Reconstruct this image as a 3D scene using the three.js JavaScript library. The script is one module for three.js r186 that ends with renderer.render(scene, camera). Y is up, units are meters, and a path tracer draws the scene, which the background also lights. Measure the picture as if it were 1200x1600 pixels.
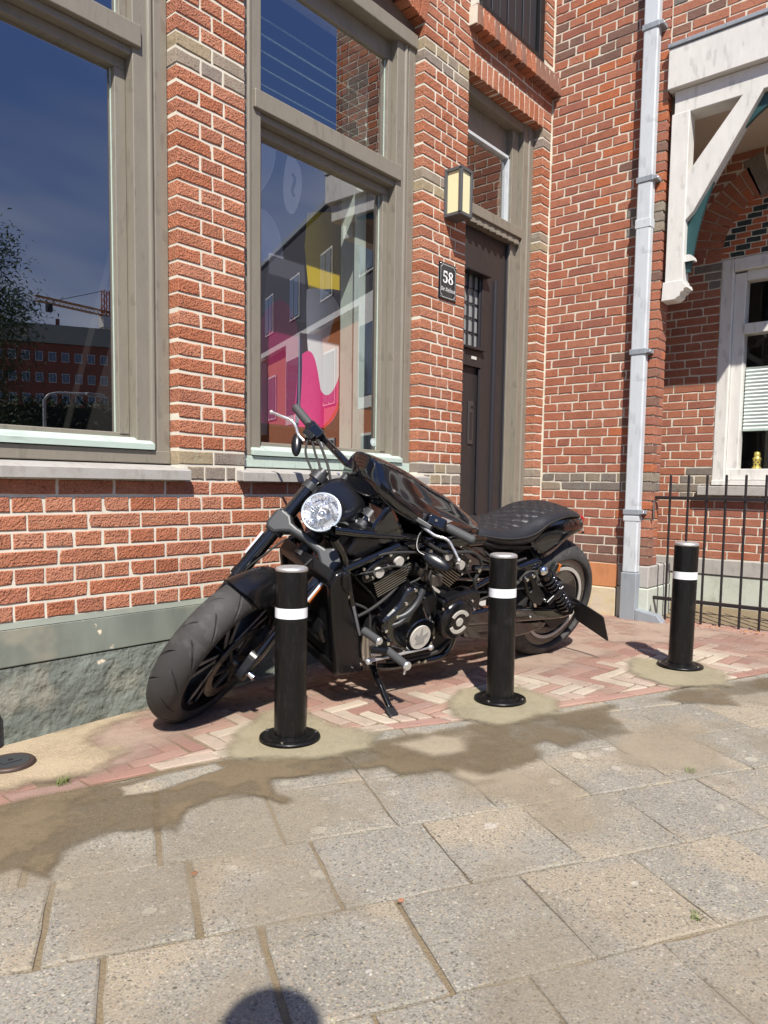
import * as THREE from 'three';
import { mergeGeometries, mergeVertices, toCreasedNormals } from 'three/addons/utils/BufferGeometryUtils.js';
import { RoundedBoxGeometry } from 'three/addons/geometries/RoundedBoxGeometry.js';
import { MarchingCubes } from 'three/addons/objects/MarchingCubes.js';

// ---------------------------------------------------------------- camera, sky, sun, exposure
const scene = new THREE.Scene();
const V3 = (x, y, z) => new THREE.Vector3(x, y, z);
const CAM = V3(-4.7745, 0.91, 2.59);
const YAW = THREE.MathUtils.degToRad(40.41), PITCH = THREE.MathUtils.degToRad(4.504), ROLL = THREE.MathUtils.degToRad(0.82);
const camera = new THREE.PerspectiveCamera(THREE.MathUtils.radToDeg(2 * Math.atan(800 / 1148)), 0.75, 0.05, 600);
{
  const fw = V3(Math.cos(YAW) * Math.cos(PITCH), -Math.sin(PITCH), -Math.sin(YAW) * Math.cos(PITCH));
  const rt = V3(Math.sin(YAW), 0, Math.cos(YAW)), up = V3().crossVectors(rt, fw);
  const r2 = rt.clone().multiplyScalar(Math.cos(ROLL)).addScaledVector(up, Math.sin(ROLL));
  const u2 = up.clone().multiplyScalar(Math.cos(ROLL)).addScaledVector(rt, -Math.sin(ROLL));
  camera.quaternion.setFromRotationMatrix(new THREE.Matrix4().makeBasis(r2, u2, fw.clone().negate()));
  camera.position.copy(CAM);
  camera.setViewOffset(1200, 1600, 0, -49, 1200, 1600);
  camera.updateMatrixWorld(true);
}
const renderer = new THREE.WebGLRenderer({ antialias: true });
renderer.toneMapping = THREE.LinearToneMapping;
renderer.toneMappingExposure = 1.5;
renderer.shadowMap.enabled = true;

const SUN = V3(-0.69 * 0.643, 0.766, 0.72 * 0.643).normalize();
const sun = new THREE.DirectionalLight(new THREE.Color(1.0, 0.945, 0.86), 5.0);
sun.position.copy(SUN).multiplyScalar(30).add(V3(-2.5, 0, 0.5));
sun.target.position.set(-2.5, 0, 0.5);
sun.castShadow = true;
sun.shadow.mapSize.set(4096, 4096);
Object.assign(sun.shadow.camera, { left: -9, right: 9, top: 9, bottom: -9, near: 1, far: 80 });
scene.add(sun, sun.target);

// ---------------------------------------------------------------- seeded noise
let SEED = 12345;
const rnd = () => { SEED = (SEED + 0x6d2b79f5) | 0; let t = Math.imul(SEED ^ (SEED >>> 15), 1 | SEED); t = (t + Math.imul(t ^ (t >>> 7), 61 | t)) ^ t; return ((t ^ (t >>> 14)) >>> 0) / 4294967296; };
const rr = (a, b) => a + (b - a) * rnd();
const pick = (a) => a[Math.floor(rnd() * a.length) % a.length];
const clamp = (x, a = 0, b = 1) => Math.min(b, Math.max(a, x)), mix = (a, b, t) => a + (b - a) * t;
const smooth = (a, b, x) => { const t = clamp((x - a) / (b - a)); return t * t * (3 - 2 * t); };
function hash2(ix, iy, s) { let h = Math.imul(ix, 374761393) ^ Math.imul(iy, 668265263) ^ Math.imul(s, 2147483647 - 19); h = Math.imul(h ^ (h >>> 13), 1274126177); return ((h ^ (h >>> 16)) >>> 0) / 4294967296; }
function vn(x, y, per, s) {           // tileable value noise, period per
  const x0 = Math.floor(x), y0 = Math.floor(y), fx = x - x0, fy = y - y0;
  const sx = fx * fx * (3 - 2 * fx), sy = fy * fy * (3 - 2 * fy), m = (v) => ((v % per) + per) % per;
  const a = hash2(m(x0), m(y0), s), b = hash2(m(x0 + 1), m(y0), s), c = hash2(m(x0), m(y0 + 1), s), d = hash2(m(x0 + 1), m(y0 + 1), s);
  return mix(mix(a, b, sx), mix(c, d, sx), sy);
}
function fbm(u, v, per, oct, s, gain = 0.5) { let t = 0, a = 1, n = 0; for (let i = 0; i < oct; i++) { t += a * vn(u * per, v * per, per, s + i * 17); n += a; a *= gain; per *= 2; } return t / n; }
const toS = (c) => { c = clamp(c); return 255 * (c <= 0.0031308 ? 12.92 * c : 1.055 * Math.pow(c, 1 / 2.4) - 0.055); };
function tex(size, metres, fn, linear = false) {     // fn(u, v) in 0..1 returns [r,g,b] linear, or one height
  const d = new Uint8Array(size * size * 4);
  for (let y = 0; y < size; y++) for (let x = 0; x < size; x++) {
    const c = fn(x / size, y / size), o = (y * size + x) * 4;
    if (linear) { const h = clamp(c) * 255; d[o] = d[o + 1] = d[o + 2] = h; } else { d[o] = toS(c[0]); d[o + 1] = toS(c[1]); d[o + 2] = toS(c[2]); }
    d[o + 3] = 255;
  }
  const t = new THREE.DataTexture(d, size, size, THREE.RGBAFormat);
  t.wrapS = t.wrapT = THREE.RepeatWrapping; t.magFilter = THREE.LinearFilter; t.minFilter = THREE.LinearMipmapLinearFilter; t.generateMipmaps = true;
  if (!linear) t.colorSpace = THREE.SRGBColorSpace;
  t.repeat.set(1 / metres, 1 / metres); t.needsUpdate = true;
  return t;
}
function canvasTex(w, h, draw, metresW, metresH) {
  const c = document.createElement('canvas'); c.width = w; c.height = h;
  draw(c.getContext('2d'), w, h);
  const t = new THREE.CanvasTexture(c); t.colorSpace = THREE.SRGBColorSpace;
  t.wrapS = t.wrapT = THREE.RepeatWrapping; t.repeat.set(1 / metresW, 1 / metresH);
  return t;
}

// sky: clear deep blue with thin cirrus, brighter towards the sun and the horizon
{
  const W = 1024, H = 512, d = new Float32Array(W * H * 4);
  for (let j = 0; j < H; j++) for (let i = 0; i < W; i++) {
    const el = ((j + 0.5) / H - 0.5) * Math.PI, az = ((i + 0.5) / W - 0.5) * 2 * Math.PI;
    const x = Math.cos(az) * Math.cos(el), y = Math.sin(el), z = Math.sin(az) * Math.cos(el);
    const c = x * SUN.x + y * SUN.y + z * SUN.z, up = Math.max(y, 0), hor = Math.exp(-up * 4.5);
    const glow = Math.pow(Math.max(c, 0), 6) * 0.35 + Math.pow(Math.max(c, 0), 40) * 0.9;
    let r = mix(0.072, 0.42, hor) + glow * 0.5, g = mix(0.172, 0.55, hor) + glow * 0.55, b = mix(0.52, 0.86, hor) + glow * 0.6;
    if (y > 0.01) {                                     // cirrus on a flat layer
      const k = 1 / (y + 0.14), px = x * k * 0.55, pz = z * k * 0.55;
      const n = fbm(px * 0.045 + 0.31, pz * 0.10 + 0.17, 16, 6, 91, 0.58), m = fbm(px * 0.03 + 0.7, pz * 0.03, 16, 3, 7);
      const a = smooth(0.43, 0.76, n) * smooth(0.14, 0.30, m) * 0.95 * smooth(0.01, 0.12, y) * mix(1, 0.3, smooth(0.35, 0.7, y));
      r = mix(r, 0.78 + glow, a); g = mix(g, 0.82 + glow, a); b = mix(b, 0.92 + glow, a);
    }
    if (y < 0) { const t = smooth(0, -0.15, y); r = mix(r, 0.16, t); g = mix(g, 0.15, t); b = mix(b, 0.13, t); }
    const o = (j * W + i) * 4; d[o] = r * 0.68; d[o + 1] = g * 0.68; d[o + 2] = b * 0.68; d[o + 3] = 1;
  }
  const t = new THREE.DataTexture(d, W, H, THREE.RGBAFormat, THREE.FloatType);
  t.mapping = THREE.EquirectangularReflectionMapping; t.magFilter = THREE.LinearFilter; t.needsUpdate = true;
  scene.background = t; scene.environment = t;
}

// ---------------------------------------------------------------- helpers
const used = new Map();
const numbered = (n) => { const k = used.get(n) || 0; used.set(n, k + 1); return k ? `${n}_${String(k).padStart(3, '0')}` : n; };
function tag(o, label, category, group) { if (label) o.userData.label = label; if (category) o.userData.category = category; if (group) o.userData.group = group; return o; }
function thing(name, label, category, group, pos) { const o = new THREE.Group(); o.name = numbered(name); tag(o, label, category, group); if (pos) o.position.copy(pos); scene.add(o); return o; }
const depthOf = (o) => { let d = 0; while (o && o.parent && o.parent !== scene) { o = o.parent; d++; } return d; };
function part(name, parent) { if (depthOf(parent) >= 2) return parent; const o = new THREE.Group(); o.name = name; parent.add(o); return o; }
function mesh(name, geo, mat, parent, kind) {
  while (parent && parent !== scene && depthOf(parent) >= 2) parent = parent.parent;
  if (Array.isArray(geo)) geo = geo.length === 1 ? geo[0] : joined(geo);
  const o = new THREE.Mesh(geo, mat); o.castShadow = o.receiveShadow = true;
  o.name = parent === scene || !parent ? numbered(name) : name;
  if (kind) o.userData.kind = kind;
  (parent || scene).add(o);
  return o;
}
function joined(list) {
  return mergeGeometries(list.map((g) => { g = g.index ? g.toNonIndexed() : g.clone(); for (const k of Object.keys(g.attributes)) if (!['position', 'normal', 'uv'].includes(k)) g.deleteAttribute(k); g.clearGroups(); return g; }));
}
// uv in metres by the dominant axis of each face
function boxUV(g, s = 1, ox = 0, oy = 0) {
  g = g.index ? g.toNonIndexed() : g; const p = g.attributes.position, n = g.attributes.normal, uv = new Float32Array(p.count * 2);
  for (let i = 0; i < p.count; i += 3) {
    let ax = 0, ay = 0, az = 0; for (let k = 0; k < 3; k++) { ax += Math.abs(n.getX(i + k)); ay += Math.abs(n.getY(i + k)); az += Math.abs(n.getZ(i + k)); }
    for (let k = 0; k < 3; k++) {
      const x = p.getX(i + k), y = p.getY(i + k), z = p.getZ(i + k);
      const [a, b] = ay >= ax && ay >= az ? [x, z] : ax >= az ? [z, y] : [x, y];
      uv[(i + k) * 2] = a * s + ox; uv[(i + k) * 2 + 1] = b * s + oy;
    }
  }
  g.setAttribute('uv', new THREE.BufferAttribute(uv, 2)); return g;
}
function box(x0, x1, y0, y1, z0, z1, r = 0.003) {      // a box with softened edges, uv in metres
  const w = x1 - x0, h = y1 - y0, d = z1 - z0; r = Math.min(r, w / 2.1, h / 2.1, d / 2.1);
  const g = r > 0 ? new RoundedBoxGeometry(w, h, d, 1, r) : new THREE.BoxGeometry(w, h, d);
  g.translate((x0 + x1) / 2, (y0 + y1) / 2, (z0 + z1) / 2); return boxUV(g);
}
function bar(p, q, r0, r1 = r0, n = 14) {
  const d = q.clone().sub(p), g = new THREE.CylinderGeometry(r1, r0, d.length(), n);
  g.applyQuaternion(new THREE.Quaternion().setFromUnitVectors(V3(0, 1, 0), d.clone().normalize())); g.translate((p.x + q.x) / 2, (p.y + q.y) / 2, (p.z + q.z) / 2); return g;
}
const tube = (pts, r, n = 10, seg = 40) => new THREE.TubeGeometry(new THREE.CatmullRomCurve3(pts, false, 'centripetal'), seg, r, n, false);
const ball = (p, r, n = 16) => new THREE.SphereGeometry(r, n, Math.ceil(n * 0.7)).translate(p.x, p.y, p.z);
function loft(rings, capA = true, capB = true) {       // closed rings of equal count -> smooth skin
  const n = rings[0].length, pos = [], uv = [], idx = []; let len = 0;
  rings.forEach((r, i) => { if (i) len += r[0].distanceTo(rings[i - 1][0]); let a = 0; r.forEach((p, j) => { if (j) a += p.distanceTo(r[j - 1]); pos.push(p.x, p.y, p.z); uv.push(a, len); }); });
  for (let i = 0; i < rings.length - 1; i++) for (let j = 0; j < n; j++) { const a = i * n + j, b = i * n + (j + 1) % n, c = a + n, d = b + n; idx.push(a, b, c, b, d, c); }
  for (const [at, on, flip] of [[0, capA, true], [rings.length - 1, capB, false]]) if (on) {
    const c = pos.length / 3, m = rings[at].reduce((s, p) => s.add(p), V3(0, 0, 0)).multiplyScalar(1 / n); pos.push(m.x, m.y, m.z); uv.push(0, 0);
    for (let j = 0; j < n; j++) { const a = at * n + j, b = at * n + (j + 1) % n; flip ? idx.push(c, b, a) : idx.push(c, a, b); }
  }
  const g = new THREE.BufferGeometry(); g.setAttribute('position', new THREE.Float32BufferAttribute(pos, 3)); g.setAttribute('uv', new THREE.Float32BufferAttribute(uv, 2)); g.setIndex(idx);
  return toCreasedNormals(g, 0.9);
}
function extrude(pts, depth, bevel = 0.003, holes = [], seg = 2) {   // polygon in x,y; centred on z
  const s = new THREE.Shape(pts.map((p) => new THREE.Vector2(p[0], p[1])));
  for (const h of holes) s.holes.push(new THREE.Path(h.map((p) => new THREE.Vector2(p[0], p[1]))));
  const g = new THREE.ExtrudeGeometry(s, { depth: Math.max(depth - 2 * bevel, 0.0005), bevelEnabled: bevel > 0, bevelThickness: bevel, bevelSize: bevel, bevelOffset: -bevel, bevelSegments: seg, curveSegments: 24 });
  return g.translate(0, 0, -Math.max(depth - 2 * bevel, 0.0005) / 2);
}
const circle = (x, y, r, n = 28, ry = r) => Array.from({ length: n }, (_, i) => [x + r * Math.cos(i * 2 * Math.PI / n), y + ry * Math.sin(i * 2 * Math.PI / n)]);
const rounded = (pts, n = 5, amount = 0.3) => {        // rounds the corners of a polygon
  const o = []; pts.forEach((p, i) => { const a = pts[(i + pts.length - 1) % pts.length], b = pts[(i + 1) % pts.length]; const A = [mix(p[0], a[0], amount), mix(p[1], a[1], amount)], B = [mix(p[0], b[0], amount), mix(p[1], b[1], amount)]; for (let k = 0; k <= n; k++) { const t = k / n, q = 1 - t; o.push([q * q * A[0] + 2 * q * t * p[0] + t * t * B[0], q * q * A[1] + 2 * q * t * p[1] + t * t * B[1]]); } }); return o;
};
// a piece of masonry: polygon outline, chamfered uneven edge, front at z = 0
function chip(poly, depth, cham = 0.003, jit = 0.001, ou = rnd() * 3, ov = rnd() * 3) {
  const pos = [], uv = [], n = poly.length; let cx = 0, cy = 0; poly.forEach((p) => { cx += p[0] / n; cy += p[1] / n; });
  const out = poly.map((p) => [p[0] + rr(-jit, jit), p[1] + rr(-jit, jit)]);
  const inn = out.map((p, i) => { const a = out[(i + n - 1) % n], b = out[(i + 1) % n]; let nx = -(b[1] - a[1]), ny = b[0] - a[0]; const l = Math.hypot(nx, ny) || 1; const c = cham * rr(0.6, 1.5); return [p[0] + nx / l * c, p[1] + ny / l * c]; });
  const zc = -cham * 0.8, tri = (a, b, c) => { for (const q of [a, b, c]) { pos.push(q[0], q[1], q[2]); uv.push(q[0] + ou + q[2], q[1] + ov + q[2]); } };
  for (let i = 0; i < n; i++) {
    const j = (i + 1) % n, A = [...inn[i], 0], B = [...inn[j], 0], C = [...out[i], zc], D = [...out[j], zc], E = [...out[i], -depth], F = [...out[j], -depth];
    tri([cx, cy, 0], A, B); tri(A, C, D); tri(A, D, B); tri(C, E, F); tri(C, F, D);
  }
  const g = new THREE.BufferGeometry(); g.setAttribute('position', new THREE.Float32BufferAttribute(pos, 3)); g.setAttribute('uv', new THREE.Float32BufferAttribute(uv, 2)); g.computeVertexNormals(); return g;
}
const basis = (o, x, y, z) => new THREE.Matrix4().makeBasis(x, y, z).setPosition(o);
const chipCache = new Map();
function brickGeo(len, h, depth, jit = 0.0011, cham = 0.003) {
  const key = `${Math.round(len * 200)}_${Math.round(h * 500)}_${depth}_${cham}_${Math.floor(rnd() * 9)}`;
  if (!chipCache.has(key)) {
    const a = len / 2, b = h / 2, P = [[-a, -b], [-a / 3, -b], [a / 3, -b], [a, -b], [a, 0], [a, b], [a / 3, b], [-a / 3, b], [-a, b], [-a, 0]];
    for (const i of [0, 3, 5, 8]) if (rnd() < 0.14) { const q = rr(0.002, 0.006); P[i] = [P[i][0] - Math.sign(P[i][0]) * Math.min(q, a * 0.2), P[i][1] - Math.sign(P[i][1]) * q * 0.7]; }
    for (const i of [1, 2, 6, 7]) if (rnd() < 0.25) P[i][1] *= 1 - rr(0.01, 0.04);
    chipCache.set(key, chip(P, depth, cham, jit));
  }
  return chipCache.get(key);
}
// which pieces show largest: in the frame first, then the nearest
const frustum = new THREE.Frustum().setFromProjectionMatrix(new THREE.Matrix4().multiplyMatrices(camera.projectionMatrix, camera.matrixWorldInverse));
const LIMIT = 295;
function layPieces(list, parent, single, massName, limit = LIMIT) {
  // list of {geo, mat, m (Matrix4, local to parent), size}
  parent.updateWorldMatrix(true, false);
  const p = V3();
  for (const b of list) { p.setFromMatrixPosition(b.m).applyMatrix4(parent.matrixWorld); b.rank = (frustum.containsPoint(p) ? 100 : 0) + b.size / p.distanceTo(CAM); }
  list.sort((a, b) => b.rank - a.rank);
  for (const b of list.slice(0, limit)) { const o = mesh(single, b.geo, b.mat, parent); o.applyMatrix4(b.m); }
  const rest = list.slice(limit); if (!rest.length) return;
  const mats = [...new Set(rest.map((b) => b.mat))];
  const gs = mats.map((m) => joined(rest.filter((b) => b.mat === m).map((b) => b.geo.clone().applyMatrix4(b.m))));
  const o = new THREE.Mesh(mergeGeometries(gs, true), mats); o.name = massName; o.castShadow = o.receiveShadow = true; o.userData.kind = 'stuff'; parent.add(o);
}
// ---------------------------------------------------------------- materials
const L3 = (r, g, b) => new THREE.Color().setRGB(r, g, b);
const std = (c, o = {}) => new THREE.MeshStandardMaterial({ color: Array.isArray(c) ? L3(...c) : c, roughness: 0.8, ...o });
const phys = (c, o = {}) => new THREE.MeshPhysicalMaterial({ color: L3(...c), ...o });
const brickMap = tex(512, 0.55, (u, v) => {
  const a = fbm(u, v, 8, 5, 3), g = fbm(u, v, 128, 2, 9), s = fbm(u, v, 22, 3, 21), pit = fbm(u, v, 64, 3, 5);
  let f = 0.72 + 0.42 * a + 0.3 * (g - 0.5); f *= pit < 0.235 ? 0.6 : 1; f *= 0.88 + 0.24 * fbm(u, v, 105, 2, 33, 0.6); const w = smooth(0.62, 0.8, s) * 0.35;
  return [mix(f, 1.02, w) * 0.92, mix(f, 1.35, w) * 0.9, mix(f, 1.5, w) * 0.9];
});
const brickBump = tex(512, 0.55, (u, v) => 0.2 + 0.6 * fbm(u, v, 105, 2, 33, 0.6) + 0.2 * fbm(u, v, 20, 2, 35) - (fbm(u, v, 64, 3, 5) < 0.235 ? 0.25 : 0), true);
const brickMat = (c, bump = 0.0075) => std(c, { map: brickMap, bumpMap: brickBump, bumpScale: bump, roughness: 0.93 });
const BA = [[0.44, 0.172, 0.094], [0.43, 0.156, 0.080], [0.46, 0.196, 0.115], [0.40, 0.138, 0.068], [0.46, 0.186, 0.103], [0.41, 0.160, 0.092]].map((c) => brickMat(c));
const BG = [[0.31, 0.255, 0.195], [0.36, 0.29, 0.185], [0.27, 0.225, 0.185]].map((c) => brickMat(c, 0.002));
const BB = [[0.37, 0.140, 0.080], [0.355, 0.128, 0.072], [0.39, 0.155, 0.092], [0.32, 0.120, 0.078], [0.43, 0.135, 0.058]].map((c) => brickMat(c, 0.002));
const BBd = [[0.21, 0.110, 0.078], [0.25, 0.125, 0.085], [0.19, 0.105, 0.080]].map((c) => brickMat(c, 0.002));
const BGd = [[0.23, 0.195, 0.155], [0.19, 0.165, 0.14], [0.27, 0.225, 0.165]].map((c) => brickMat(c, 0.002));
const BGreen = brickMat([0.035, 0.05, 0.045], 0.002);
const mortarMap = tex(512, 0.5, (u, v) => { const f = 0.8 + 0.3 * fbm(u, v, 6, 5, 41) + 0.16 * (fbm(u, v, 120, 2, 43) - 0.5); return [f, f * 0.995, f * 0.985]; });
const paintMap = tex(512, 0.8, (u, v) => { const f = 0.93 + 0.12 * (fbm(u, v, 7, 5, 401) - 0.5) + 0.10 * (fbm(u, v * 0.25, 40, 3, 403) - 0.5) - 0.16 * smooth(0.62, 0.78, fbm(u, v * 0.3, 28, 4, 405)); return [f, f * 0.995, f * 0.985]; });
const paintBump = tex(512, 0.8, (u, v) => fbm(u, v * 0.2, 90, 2, 407) * 0.5 + fbm(u, v, 16, 4, 409) * 0.5, true);
const M = {
  mortar: std([0.66, 0.62, 0.52], { map: mortarMap, roughness: 0.95 }),
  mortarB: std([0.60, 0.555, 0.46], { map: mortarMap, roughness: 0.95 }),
  taupe: std([0.235, 0.212, 0.172], { map: paintMap, bumpMap: paintBump, bumpScale: 0.0008, roughness: 0.42 }),
  mint: std([0.47, 0.57, 0.51], { map: paintMap, bumpMap: paintBump, bumpScale: 0.0008, roughness: 0.4 }),
  white: std([0.68, 0.67, 0.635], { map: paintMap, bumpMap: paintBump, bumpScale: 0.0008, roughness: 0.4 }),
  cream: std([0.48, 0.40, 0.33], { roughness: 0.8 }),
  green: std([0.018, 0.062, 0.066], { roughness: 0.4 }),
  black: std([0.012, 0.012, 0.013], { roughness: 0.32 }),
  iron: std([0.016, 0.012, 0.013], { roughness: 0.45 }),
  zinc: std([0.30, 0.335, 0.37], { map: paintMap, bumpMap: paintBump, bumpScale: 0.0008, roughness: 0.5, metalness: 0.15 }),
  pvc: std([0.56, 0.60, 0.635], { map: paintMap, bumpMap: paintBump, bumpScale: 0.0008, roughness: 0.35 }),
  dark: std([0.015, 0.014, 0.014], { roughness: 0.9 }),
  dim: std([0.09, 0.085, 0.08], { roughness: 0.9 }),
  steel: std([0.62, 0.61, 0.59], { roughness: 0.25, metalness: 1 }),
  glass: phys([1, 1, 1], { roughness: 0, metalness: 0, transmission: 1, thickness: 0, ior: 3.3, specularIntensity: 1 }),
  thinGlass: phys([1, 1, 1], { roughness: 0, transmission: 1, thickness: 0, ior: 1.5 }),
};
const wearMap = tex(1024, 1.3, (u, v) => {
  const a = fbm(u, v, 5, 6, 61), b = fbm(u, v, 14, 5, 67), d = fbm(u * 1, v * 0.25, 20, 4, 71); let f = 0.82 + 0.5 * (a - 0.5) + 0.35 * (d - 0.5);
  const chipd = smooth(0.73, 0.76, b) * smooth(0.5, 0.6, a), sand = smooth(0.5, 0.75, fbm(u, v, 9, 4, 77)) * 0.4;
  let r = 0.150 * f, g = 0.174 * f, bl = 0.158 * f;
  r = mix(r, 0.27, sand); g = mix(g, 0.25, sand); bl = mix(bl, 0.20, sand);
  return [mix(r, 0.55, chipd), mix(g, 0.48, chipd), mix(bl, 0.38, chipd)];
});
const wearBump = tex(1024, 1.3, (u, v) => 0.15 + 0.55 * fbm(u, v, 14, 6, 81, 0.6) + 0.3 * fbm(u, v, 40, 3, 85), true);
M.plinth = std([1.22, 1.18, 1.12], { map: wearMap, bumpMap: wearBump, bumpScale: 0.030, roughness: 0.85 });
M.plinthSmooth = std([1.5, 1.42, 1.30], { map: wearMap, bumpMap: wearBump, bumpScale: 0.0015, roughness: 0.75 });
const stoneMap = tex(512, 0.6, (u, v) => { const f = 0.8 + 0.4 * (fbm(u, v, 8, 5, 101)) + 0.15 * (fbm(u, v, 90, 2, 103) - 0.5) - 0.15 * smooth(0.55, 0.8, fbm(u * 1, v * 0.2, 24, 3, 107)); return [f, f * 0.985, f * 0.96]; });
M.stone = std([0.36, 0.345, 0.325], { map: stoneMap, bumpMap: wearBump, bumpScale: 0.002, roughness: 0.85 });
M.paleStone = std([0.52, 0.44, 0.33], { map: wearStone(), bumpMap: wearBump, bumpScale: 0.006, roughness: 0.9 });
M.mintStone = std([0.45, 0.48, 0.42], { map: stoneMap, bumpMap: wearBump, bumpScale: 0.003, roughness: 0.85 });
M.orange = std([0.47, 0.20, 0.085], { map: stoneMap, roughness: 0.8 });
function wearStone() { return tex(512, 0.6, (u, v) => { const f = 0.65 + 0.6 * fbm(u, v, 6, 5, 111), s = smooth(0.55, 0.7, fbm(u, v, 9, 4, 113)); return [mix(f, 0.95, s), mix(f * 0.97, 0.98, s), mix(f * 0.85, 1, s)]; }); }

// ---------------------------------------------------------------- ground
const SLOPE = Math.atan(0.016), GX = -3.3;
const gy = (x) => 0.016 * (x - GX);
function structure(name, geo, mat) { const o = mesh(name, geo, mat, scene, 'structure'); return o; }
{
  const g = new THREE.CircleGeometry(420, 64).rotateX(-Math.PI / 2).translate(0, -0.32, 0);
  structure('ground', boxUV(g), std([0.16, 0.15, 0.125], { map: mortarMap, roughness: 0.95 }));
  const asphalt = tex(512, 1.2, (u, v) => { const f = 0.8 + 0.5 * fbm(u, v, 90, 2, 121) + 0.3 * (fbm(u, v, 6, 4, 123) - 0.5); return [f, f, f * 0.98]; });
  structure('road', box(-40, 40, -0.31, -0.215, 6.4, 13.4, 0), std([0.055, 0.055, 0.056], { map: asphalt, roughness: 0.9 }));
}
// slabs: exposed aggregate concrete with sand rubbed into it
const slabMap = (() => {
  const S = 2048, c = document.createElement('canvas'); c.width = c.height = S; const x = c.getContext('2d');
  const img = x.createImageData(S, S);
  for (let j = 0; j < S; j++) for (let i = 0; i < S; i++) {
    const u = i / S, v = j / S, a = fbm(u, v, 5, 4, 131), b = fbm(u, v, 24, 4, 133), g = fbm(u, v, 500, 2, 135), f = 0.265 + 0.05 * (a - 0.5) + 0.06 * (b - 0.5) + 0.13 * (g - 0.5);
    const s = smooth(0.48, 0.68, fbm(u, v, 7, 5, 137)) * 0.8, o = (j * S + i) * 4;
    img.data[o] = toS(mix(f, 0.355 + 0.06 * (g - 0.5), s)); img.data[o + 1] = toS(mix(f * 0.945, 0.300 + 0.05 * (g - 0.5), s)); img.data[o + 2] = toS(mix(f * 0.815, 0.222 + 0.04 * (g - 0.5), s)); img.data[o + 3] = 255;
  }
  x.putImageData(img, 0, 0);
  const put = (n, lo, hi, col) => { for (let k = 0; k < n; k++) { const px = rnd() * S, py = rnd() * S, r = rr(lo, hi); x.fillStyle = col(); x.beginPath(); x.ellipse(px, py, r * rr(0.6, 1.3), r * rr(0.5, 1), rnd() * 3, 0, 7); x.fill(); } };
  const grey = (lo, hi, al) => () => { const v = rr(lo, hi); return `rgba(${v | 0},${(v * rr(0.95, 1)) | 0},${(v * rr(0.85, 0.97)) | 0},${rr(al * 0.5, al)})`; };
  put(62000, 1.1, 2.9, grey(62, 116, 0.75)); put(46000, 1.0, 2.6, grey(172, 216, 0.6)); put(9000, 1.8, 4.0, grey(52, 96, 0.8)); put(3000, 1.8, 3.8, grey(196, 228, 0.75)); put(260, 3, 9, grey(200, 228, 0.5)); put(60, 10, 26, grey(205, 226, 0.4)); put(40000, 1.2, 3.4, () => `rgba(${rr(165, 190) | 0},${rr(145, 168) | 0},${rr(118, 138) | 0},0.4)`);
  const t = new THREE.CanvasTexture(c); t.colorSpace = THREE.SRGBColorSpace; t.wrapS = t.wrapT = THREE.RepeatWrapping; t.repeat.set(1 / 1.9, 1 / 1.9); return t;
})();
const gritBump = tex(1024, 0.7, (u, v) => 0.2 + 0.5 * fbm(u, v, 170, 2, 141) + 0.3 * fbm(u, v, 24, 4, 143), true);
const SLAB = [[0.95, 0.945, 0.935], [0.91, 0.90, 0.88], [0.98, 0.97, 0.945], [0.935, 0.925, 0.90], [0.965, 0.95, 0.915]].map((c) => std(c, { map: slabMap, bumpMap: gritBump, bumpScale: 0.003, roughness: 0.92 }));
const sandMap = tex(1024, 0.9, (u, v) => { const a = fbm(u, v, 6, 5, 151), g = fbm(u, v, 220, 2, 153), b = fbm(u, v, 40, 3, 155); const f = 0.75 + 0.35 * a + 0.35 * (g - 0.5) + 0.2 * (b - 0.5); return [f, f * 0.99, f * 0.97]; });
M.sand = std([0.42, 0.335, 0.225], { map: sandMap, bumpMap: gritBump, bumpScale: 0.005, roughness: 0.97 });
M.joint = std([0.21, 0.16, 0.095], { map: sandMap, bumpMap: gritBump, bumpScale: 0.006, roughness: 0.97 });
M.wet = std([0.168, 0.128, 0.076], { map: sandMap, bumpMap: gritBump, bumpScale: 0.002, roughness: 0.72 });
M.damp = std([0.285, 0.232, 0.155], { map: sandMap, bumpMap: gritBump, bumpScale: 0.002, roughness: 0.85 });
M.dust = std([0.36, 0.300, 0.215], { map: sandMap, bumpMap: gritBump, bumpScale: 0.003, roughness: 0.97 });
M.pinkDust = std([0.40, 0.30, 0.235], { map: sandMap, bumpMap: gritBump, bumpScale: 0.003, roughness: 0.97 });
M.cement = std([0.305, 0.265, 0.175], { map: sandMap, bumpMap: gritBump, bumpScale: 0.002, roughness: 0.9 });

const pavement = new THREE.Group();                      // slightly sloping site, hinged at x = GX
const onGround = (x, z) => V3(x, gy(x), z);
const paveFrame = new THREE.Matrix4().makeTranslation(GX, 0, 0).multiply(new THREE.Matrix4().makeRotationZ(SLOPE));   // local x,y,z -> world
const flat = (poly, y) => { const s = new THREE.Shape(poly.map((p) => new THREE.Vector2(p[0] - GX, -p[1]))); const g = new THREE.ShapeGeometry(s, 8).rotateX(-Math.PI / 2).translate(0, y, 0); return boxUV(g).applyMatrix4(paveFrame); };
{
  const g = new THREE.PlaneGeometry(15, 9.3, 1, 1).rotateX(-Math.PI / 2).translate(-2.2, -0.009, 2.0);
  const bed = structure('pavement', boxUV(g), M.joint); bed.applyMatrix4(paveFrame);
  const kerb = mesh('kerb', box(-40, 40, -0.3, -0.09, 6.66, 6.8, 0.01), M.stone, scene, 'structure'); kerb.position.x = 0;
}
const pave = scene.children.find((o) => o.name === 'pavement');
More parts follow.
